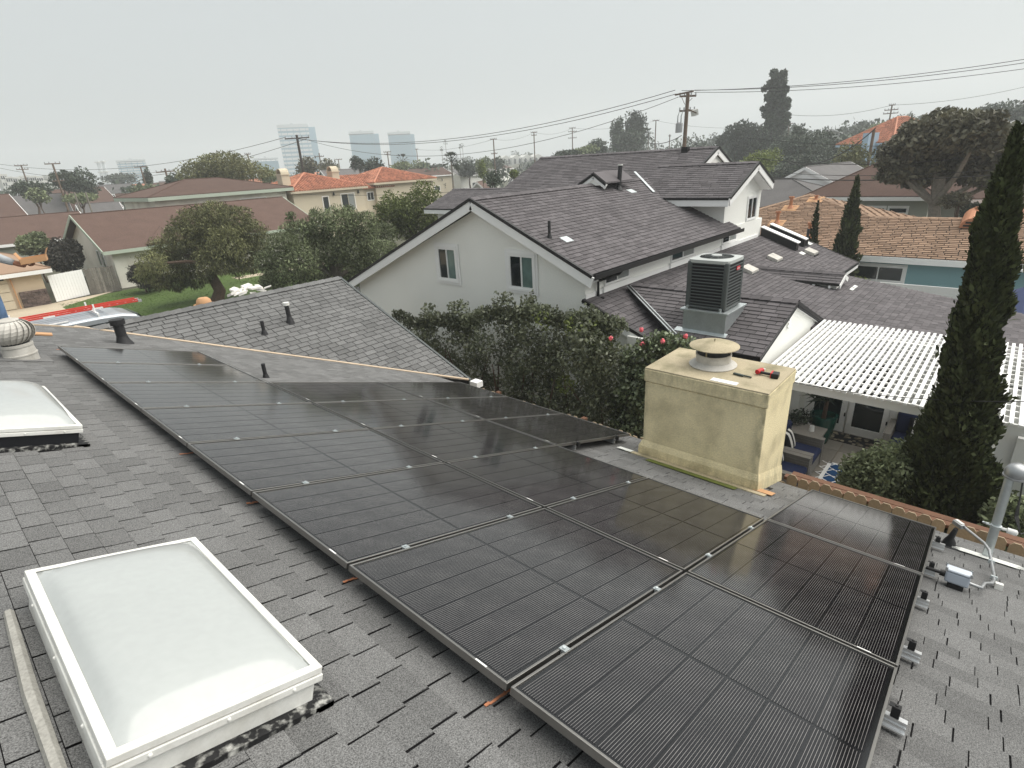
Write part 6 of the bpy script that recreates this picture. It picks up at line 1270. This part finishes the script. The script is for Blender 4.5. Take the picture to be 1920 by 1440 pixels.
# palms
def palm(label, px, ptop, pbot, wpx, D, group=None, fan=True, n=34):
    T = AD(px, ptop+wpx*.4, D); B_ = AD(px, pbot, D); r_ = SZ(T, wpx)/2; t = thing('palm_tree', label, 'tree', (T[0], T[1], min(0, B_[2])), group); rg = np.random.default_rng(px)
    b = MB(); b.tube([(T[0], T[1], min(0, B_[2])), T], [r_*.10, r_*.07], 7); b.build('trunk', 'bark_g', t); b = MB()
    for k in range(n):
        an = rg.uniform(0, 6.28); el = rg.uniform(-.9, 1.3); d = np.array([math.cos(an)*math.cos(el), math.sin(an)*math.cos(el), math.sin(el)]); sd = np.cross(d, (0, 0, 1.)); sd /= np.linalg.norm(sd)+1e-6; m_ = T+d*r_*.55
        for q in np.linspace(-1, 1, 7): dd = d*1+sd*q*.55; dd /= np.linalg.norm(dd); e = m_+dd*r_*.5-(0, 0, r_*.12); b.poly([m_, m_+dd*r_*.25+sd*.05*r_, e, m_+dd*r_*.25-sd*.05*r_], rg.random()*.9+.05)
        b.beam(T, m_, .02*r_, .02*r_)
    b.build('fronds', 'leaf_d', t); return settle(t)
palm('shaggy fan palm left of the neighbour ridge', 846, 287, 345, 40, 85, n=46)
for k, (px, pt, pb_) in enumerate(((835, 263, 305), (828, 275, 305), (862, 270, 305), (867, 269, 305))): palm(['tallest thin far palm above the fan palm', 'shorter thin palm left of the tallest one', 'left palm of the close pair of thin palms', 'right palm of the close pair of thin palms'][k], px, pt, pb_, 10, 260, 'thin tall palms on the skyline', n=18)
palm('palm on the ridge beside the two conifers', 1216, 241, 290, 26, 140, n=30)
palm('feathery palm before the right hand tower', 755, 290, 325, 34, 150, n=24)
# ------------------------------------------------------------------ utility poles and cables
def pole(label, px, ptop, pbot, D, arms, mat='pole', lean=0, r=.14, extras=None):
    T = AD(px, ptop, D); t = thing('utility_pole', label, 'utility pole', (T[0], T[1], ground(T[0], T[1]))); b = MB(); b.tube([(T[0]+lean, T[1], ground(T[0], T[1])-.2), T], [r*1.25, r], 8); b.build('shaft', mat, t)
    side = np.cross(ray(px, ptop), (0, 0, 1.)); side /= np.linalg.norm(side)
    for (dz, half, sk) in arms:
        c = T-(0, 0, SZ(T, dz)); a = c-side*SZ(T, half); e = c+side*SZ(T, half)+np.array([0, 0, SZ(T, sk)]); b = MB(); b.beam(a+(0, 0, 0), e, .12, .14)
        arm = b.build('crossarm', mat, t); b = MB()
        for q in (0.03, .3, .7, .97): p = a+(e-a)*q; b.tube([p, p+(0, 0, .28)], [.07, .05], 6)
        b.build('insulators', 'pipe', arm)
    if extras: extras(t, T, side)
    return settle(t), T, side
def hardware(t, T, side):
    p = AD(1273, 240, 54); s = SZ(p, 1); b = MB(); b.tube([p-(0, 0, s*8), p+(0, 0, s*8)], s*6.2, 12); b.tube([p+(0, 0, s*8), p+(0, 0, s*10)], [s*5, s*2], 10); b.build('transformer', 'pipe', t, smooth=True)
    for q in (-3, 3): b = MB(); b.tube([p+side*s*q+(0, 0, s*9), p+side*s*q+(0, 0, s*20), p+side*s*(q+3)+(0, 0, s*30)], [s*1.4, s*1, s*.4], 6); b.build('bushing', 'pipe', t)
    p = AD(1306, 212, 54); b = MB(); b.frame(p-side*s*3-(0, 0, s*5), side*s*7+np.array([0, 0, s*2]), (0, .3, 0), np.array([0, 0, s*10])-side*s*2); b.build('switch_box', 'haze_house', t); b = MB(); b.beam(AD(1290, 205, 54), p, .08, .08); b.beam(AD(1266, 178, 54), AD(1300, 171, 53), .12, .12); b.build('bracket', 'pole', t)
    b = MB(); b.beam(AD(1278, 182, 54), AD(1284, 196, 54.2), .03, .03); b.beam(AD(1298, 184, 54), AD(1288, 194, 54.2), .03, .03); b.build('brace', 'pole', t)
pole('tall utility pole with grey transformer over the neighbour roof', 1290, 175, 278, 54.5, [(4, 15, -1.2), (29, 14, -.6)], r=.16, lean=-.35, extras=hardware)
pole('dark creosoted pole before the banded tower', 556, 253, 330, 85, [(6, 22, 1)], 'pole_dark', r=.16)
for (px, pt, D, arms, lab) in ((39, 309, 150, [(1, 10, 0), (8, 9, 0)], 'leftmost hazy utility pole with two crossarms'), (98, 306, 110, [(1, 12, 0), (31, 9, 0)], 'second utility pole from the left with a low second arm'), (263, 312, 120, [(1, 10, 0)], 'third utility pole from the left with a single top arm'), (309, 316, 95, [(6, 16, 1)], 'short dark pole top left of the broad olive tree'), (464, 288, 120, [(1, 5, 0)], 'small pole right of the broad olive tree'), (598, 287, 140, [(6, 8, 0)], 'short pole behind the Spanish roof'), (634, 298, 170, [(1, 7, 0)], 'small distant pole left of the middle tower'), (726, 284, 150, [(1, 7, 0), (5, 6, 0)], 'pole between the middle and right towers'), (781, 279, 200, [(1, 3, 0)], 'thin pole just right of the right tower'), (925, 260, 130, [(1, 6, 0), (26, 6, 0)], 'thin pole left of the neighbour upper ridge'), (1001, 247, 150, [(1, 6, 0), (6, 5, 0)], 'thin pole over the far terraces'), (1073, 239, 160, [(1, 6, 0), (7, 8, 0), (18, 8, 0)], 'thin three armed pole over the neighbour ridge'), (1230, 225, 150, [(1, 6, 0)], 'thin pole left of the transformer pole'), (1256, 252, 160, [(3, 2, 0)], 'short antenna like pole beside the transformer pole'), (1673, 196, 130, [(1, 5, 0), (9, 11, 0), (15, 12, 0)], 'three armed pole on the hill behind the red roof'), (1639, 243, 62, [], 'leaning reddish pole in front of the blue house'), (1480, 231, 140, [(1, 6, 0)], 'pole top in front of the wide dark tree mass')):
    pole(lab, px, pt, 0, D, arms, 'pole', r=.12)
pole('short leaning post behind the long brown roof', 139, 360, 0, 80, [], 'bark_g', r=.08); pole('leaning post right of the short one behind the brown roof', 160, 360, 0, 78, [], 'bark_g', r=.08)
def cable(label, a, c, sag, r=.02, group=None):
    P, Q = AD(*a), AD(*c); N = 24; pts = [P+(Q-P)*k/N-np.array([0, 0, 4*sag*(k/N)*(1-k/N)]) for k in range(N+1)]; b = MB(); b.tube(pts, r, 5)
    return tag(b.build('power_cable', 'wire'), label, 'cable', group)
G1 = 'main power cables across the sky'
cable('upper power cable from the transformer pole to the upper right', (1278, 170, 54), (1990, 100, 60), .5, .022); cable('second power cable from the transformer pole to the right', (1302, 169, 54), (1990, 107, 60), .5, .022); cable('lower power cable from the transformer pole to the right', (1302, 173, 54), (1990, 119, 60), .5, .02)
cable('upper power cable from the transformer pole to the dark pole', (1266, 169, 54), (548, 259, 85), 2.0, .026); cable('middle power cable from the transformer pole to the dark pole', (1268, 176, 54), (560, 260, 85), 2.0, .026); cable('lower cable from the transformer pole towards the dark pole', (1272, 182, 54), (575, 262, 85), 3.2, .022)
cable('upper cable from the dark pole to the left', (536, 257, 85), (-60, 297, 160), 3.0, .03); cable('lower cable from the dark pole to the left', (575, 260, 85), (-60, 300, 160), 4.2, .03); cable('faint cable low over the left roofs', (465, 290, 120), (-60, 330, 150), 2.0, .025)
cable('far cable linking the thin poles on the left of the ridge', (781, 280, 200), (925, 261, 130), 1.0, .03); cable('far cable from the thin pole to the one over the terraces', (925, 261, 130), (1001, 248, 150), .8, .025); cable('far cable over the far terraces', (1001, 248, 150), (1073, 240, 160), .9, .025); cable('far cable passing behind the conifers', (1073, 240, 160), (1230, 226, 150), .9, .022); cable('far cable behind the transformer pole', (1230, 226, 150), (1480, 232, 140), 1.2, .02)
cable('long faint cable rising to the hill pole', (1480, 215, 130), (1673, 197, 130), .8, .03); cable('long faint cable leaving the hill pole to the right', (1673, 197, 130), (1980, 148, 140), .8, .03); cable('short far cable right of the hill pole', (1680, 225, 130), (1900, 215, 140), .8, .022)
cable('thick white drop cable sagging before the dark trees', (1478, 305, 48), (1642, 240, 48), .9, .035); cable('black cable crossing before the bronze tree, highest', (1400, 258, 40), (1980, 268, 34), .3, .012); cable('black cable in front of the blue house', (1420, 297, 40), (1980, 275, 34), .5, .02); cable('black cable below the blue house', (1400, 318, 40), (1980, 308, 34), .4, .014); cable('thick black cable skimming the grey roofs', (1405, 329, 40), (1980, 318, 34), .35, .028)
cable('secondary drop cable left of the transformer pole', (1216, 268, 60), (1278, 254, 54), .3, .03); cable('secondary drop cable right of the transformer pole', (1284, 254, 54), (1330, 275, 50), .3, .03); cable('thin cable crossing above the pergola slats', (1484, 716, 9.9), (1990, 752, 9.0), .12, .006)
cable('thin cable across the front of the Spanish house', (520, 362, 50), (1010, 345, 40), .4, .012)
# ------------------------------------------------------------------ van with rack and ladder, by the kerb
t = thing('van', 'silver van with a white roof rack parked beyond the roof', 'van', (4.4, 26.4, 0))
RZ = 1.86
def profile(y, ins):
    return [(1.0, y, .45), (6.9, y, .45), (7.0, y, .95), (6.2, y, 1.12), (5.75+ins*0, y, RZ-.16), (5.3, y, RZ-.04), (4.6, y, RZ), (1.4, y, RZ), (1.0, y, RZ-.18)]
b = MB(); b.prism([(x, 25.45, z) for x, _, z in profile(0, 0)], (0, 1.9, 0)); b.build('body', 'chrome', t, bevel=.10)
bx('side_window', 1.4, 4.9, 25.43, 25.46, 1.18, 1.6, 'glass', t); b = MB(); b.prism([(6.2, 25.6, 1.16), (6.2, 27.2, 1.16), (5.82, 27.2, RZ-.2), (5.82, 25.6, RZ-.2)], (.03, 0, .01)); b.build('windscreen', 'glass', t)
for x in (2.0, 5.7):
    for y in (25.43, 27.2): b = MB(); b.tube([(x, y, .34), (x, y+.2, .34)], .34, 16); wh = b.build('wheel', 'tire', t); b = MB(); b.tube([(x, y-.01, .34), (x, y+.21, .34)], .2, 12); b.build('rim', 'rail', wh)
for k in range(5): b = MB(); b.beam((1.2, 25.7+.34*k, RZ+.0), (4.9, 25.7+.34*k, RZ+.0), .04, .03); b.build('roof_rib', 'chrome', t)
b = MB(); b.beam((1.3, 25.52, RZ+.03), (3.6, 25.52, RZ+.03), .05, .04); b.build('drip_rail', 'trim', t)
for x in (2.2, 4.55):
    b = MB(); b.beam((x, 25.5, RZ+.10), (x, 27.3, RZ+.10), .06, .06); b.beam((x, 25.9, RZ+.1), (x, 25.9, RZ+.42), .05, .05); b.beam((x, 27.2, RZ+.1), (x, 27.2, RZ+.35), .05, .05); b.beam((x, 25.5, RZ-.05), (x, 25.5, RZ+.1), .05, .05); b.build('rack_bar', 'trim', t)
settle(t)
t = thing('extension_ladder', 'red fibreglass extension ladder lying on the van rack', 'ladder', (4, 26.4, 2.0)); z = RZ+.19; La, Lb = np.array([2.0, 26.5, z]), np.array([6.05, 26.1, z+.05])
for dy, zz in ((-.2, 0), (.2, 0), (-.17, .07), (.23, .07)): b = MB(); b.beam(La+(0, dy, zz), Lb+(0, dy, zz), .03, .055); b.build('side_rail', 'red', t)
for k in range(15): p = La+(Lb-La)*(k+.5)/15; b = MB(); b.tube([p+(0, -.2, .02), p+(0, .2, .02)], .018, 6); b.build('rung', 'rail', t)
for dy in (-.2, .2): b = MB(); b.frame(Lb+(0, dy-.04, -.05), (.12, -.01, 0), (0, .08, 0), (0, 0, .1)); b.build('end_cap', 'rail', t)
for f in (.25, .62): p = La+(Lb-La)*f; b = MB(); b.frame(p+(0, -.226, -.03), (.35, -.03, 0), (0, .004, 0), (0, 0, .06)); b.build('warning_sticker', 'sticker', t)
settle(t)
# ------------------------------------------------------------------ roofer at the left edge
def skin(name, chains, mat, parent, lev=2):
    me = bpy.data.meshes.new(name); vs, es, rs = [], [], []; idx = {}
    for ch in chains:
        pr = None
        for (p, r_) in ch:
            key = tuple(round(q, 4) for q in p)
            if key not in idx: idx[key] = len(vs); vs.append(p); rs.append(r_)
            if pr is not None: es.append((pr, idx[key]))
            pr = idx[key]
    me.from_pydata(vs, es, [])
    ob = link(name, me, mat, parent); m1 = ob.modifiers.new('skin', 'SKIN'); m1.use_smooth_shade = True
    for k, d in enumerate(me.skin_vertices[0].data):
        q = rs[k]; d.radius = (q, q) if not isinstance(q, tuple) else q
    me.skin_vertices[0].data[0].use_root = True
    m2 = ob.modifiers.new('sub', 'SUBSURF'); m2.levels = lev; m2.render_levels = lev
    return ob
pz = on_roof(.60, 9.95)[2]; px_, py_ = .60, 9.95
t = thing('person', 'roofer in jeans and grey sweatshirt holding a cardboard box, cut by the left edge', 'person', (px_, py_, pz))
P3 = lambda x, y, z: (px_+x, py_+y, pz+z)
skin('body', [[(P3(0, 0, .95), .13), (P3(-.03, -.03, 1.2), .13), (P3(-.08, -.06, 1.42), .12), (P3(-.12, -.08, 1.52), .06), (P3(-.13, -.1, 1.6), .085), (P3(-.12, -.12, 1.7), .095), (P3(-.12, -.11, 1.78), .05)],
              [(P3(-.08, -.06, 1.42), .12), (P3(.10, -.18, 1.38), .06), (P3(.25, -.28, 1.16), .046), (P3(.47, -.40, 1.02), .032), (P3(.53, -.42, 1.00), .034)],
              [(P3(-.08, -.06, 1.42), .12), (P3(-.25, .08, 1.38), .06), (P3(-.32, .05, 1.12), .045), (P3(-.20, -.2, 1.05), .032)],
              [(P3(0, 0, .95), .13), (P3(.09, -.04, .85), .09), (P3(.12, -.06, .47), .06), (P3(.12, -.0, .10), .04), (P3(.13, -.16, .035), .035)],
              [(P3(0, 0, .95), .13), (P3(-.09, .04, .85), .09), (P3(-.12, .06, .50), .06), (P3(-.12, .12, .14), .04), (P3(-.11, -.04, .075), .035)]], 'skin', t)
skin('jeans', [[(P3(0, 0, 1.02), (.17, .14)), (P3(0, 0, .92), (.18, .15)), (P3(.095, -.04, .82), .115), (P3(.12, -.06, .47), .085), (P3(.12, -.0, .09), .07)], [(P3(0, 0, .92), (.18, .15)), (P3(-.095, .04, .82), .115), (P3(-.12, .06, .50), .085), (P3(-.12, .12, .13), .07)]], 'denim', t)
skin('sweatshirt', [[(P3(0, 0, 1.0), (.17, .14)), (P3(-.03, -.03, 1.2), (.17, .14)), (P3(-.08, -.06, 1.42), (.15, .12)), (P3(-.11, -.08, 1.49), .08)], [(P3(-.08, -.06, 1.42), (.15, .12)), (P3(.10, -.18, 1.38), .08), (P3(.25, -.28, 1.16), .065), (P3(.44, -.385, 1.04), .043)], [(P3(-.08, -.06, 1.42), (.15, .12)), (P3(-.25, .08, 1.38), .08), (P3(-.32, .05, 1.12), .062), (P3(-.22, -.17, 1.06), .045)]], 'sweat', t)
hand = P3(.53, -.42, 1.00)
fing = []
for k, (dy, l) in enumerate(((-.03, .07), (-.01, .08), (.01, .075), (.03, .06))):
    a = np.array(hand)+(.02, dy, .0); fing.append([(tuple(a), .012), (tuple(a+(l*.55, -.01, -.005)), .010), (tuple(a+(l*.9, -.015, .02)), .008)])
a = np.array(hand)+(-.01, -.03, .01); fing.append([(tuple(a), .013), (tuple(a+(.03, -.035, .02)), .011), (tuple(a+(.065, -.04, .03)), .009)])
for f_ in fing: skin('finger', [f_], 'skin', t, 1)
b = MB(); b.lathe([(.03, 0), (.10, .02), (.115, .08), (.09, .15), (.05, .19), (.001, .2)], P3(-.12, -.11, 1.64), 18); b.build('hair', 'blackcloth', t, smooth=True)
b = MB(); b.frame(P3(.10, -.23, .93), (.10, .02, 0), (-.02, .07, 0), (.02, 0, .13)); b.build('tool_pouch', 'blackcloth', t, bevel=.03); b = MB(); b.frame(P3(.19, -.20, .80), (.03, .01, 0), (0, .05, 0), (.01, 0, .10)); b.build('pouch_tool', 'redred', t, bevel=.01)
for s_, yy in ((.13, -.1), (-.11, .02)): b = MB(); b.frame(P3(s_-.05, yy-.13, .0 if s_ > 0 else .045), (.1, 0, -.02), (0, .27, 0), (0, 0, .09)); b.build('boot', 'card', t, bevel=.03)
settle(t)
hb_ = np.array(hand)+(.05, -.03, .03); t = thing('cardboard_box', 'open cardboard box with flaps held in the roofer hand', 'box', tuple(hb_)); b = MB(); X_, Y_, Z_ = np.array([.26, -.06, .02]), np.array([.05, .2, 0]), np.array([0, 0, .07])
b.frame(hb_-X_*.35-Y_*.5, X_, Y_, Z_*.05); b.frame(hb_-X_*.35-Y_*.5, X_, Y_*.03, Z_); b.frame(hb_-X_*.35+Y_*.5, X_, Y_*.03, Z_); b.frame(hb_-X_*.35-Y_*.5, X_*.02, Y_, Z_); b.frame(hb_+X_*.65-Y_*.5, X_*.02, Y_, Z_); b.build('tray', 'card', t)
for o_, v_ in ((hb_-X_*.35-Y_*.5+Z_, -X_*.12+Z_*1.1), (hb_+X_*.65-Y_*.5+Z_, X_*.14+Z_*1.1)): b = MB(); b.frame(o_, Y_, v_, X_*.015); b.build('flap', 'card', t)
settle(t)
# ------------------------------------------------------------------ smoky air over the whole place
hz = MB(); hz.box(-980, 980, -560, 1380, -5, 75); hz = tag(hz.build('haze', None), kind='stuff')
hm = bpy.data.materials.new('smoky_air'); hm.use_nodes = True; hn = hm.node_tree; hn.nodes.clear(); pv_ = hn.nodes.new('ShaderNodeVolumePrincipled'); pv_.inputs['Color'].default_value = (.93, .96, .98, 1); pv_.inputs['Density'].default_value = .0011; pv_.inputs['Anisotropy'].default_value = .2
ou = hn.nodes.new('ShaderNodeOutputMaterial'); hn.links.new(pv_.outputs[0], ou.inputs['Volume']); hz.data.materials.append(hm)
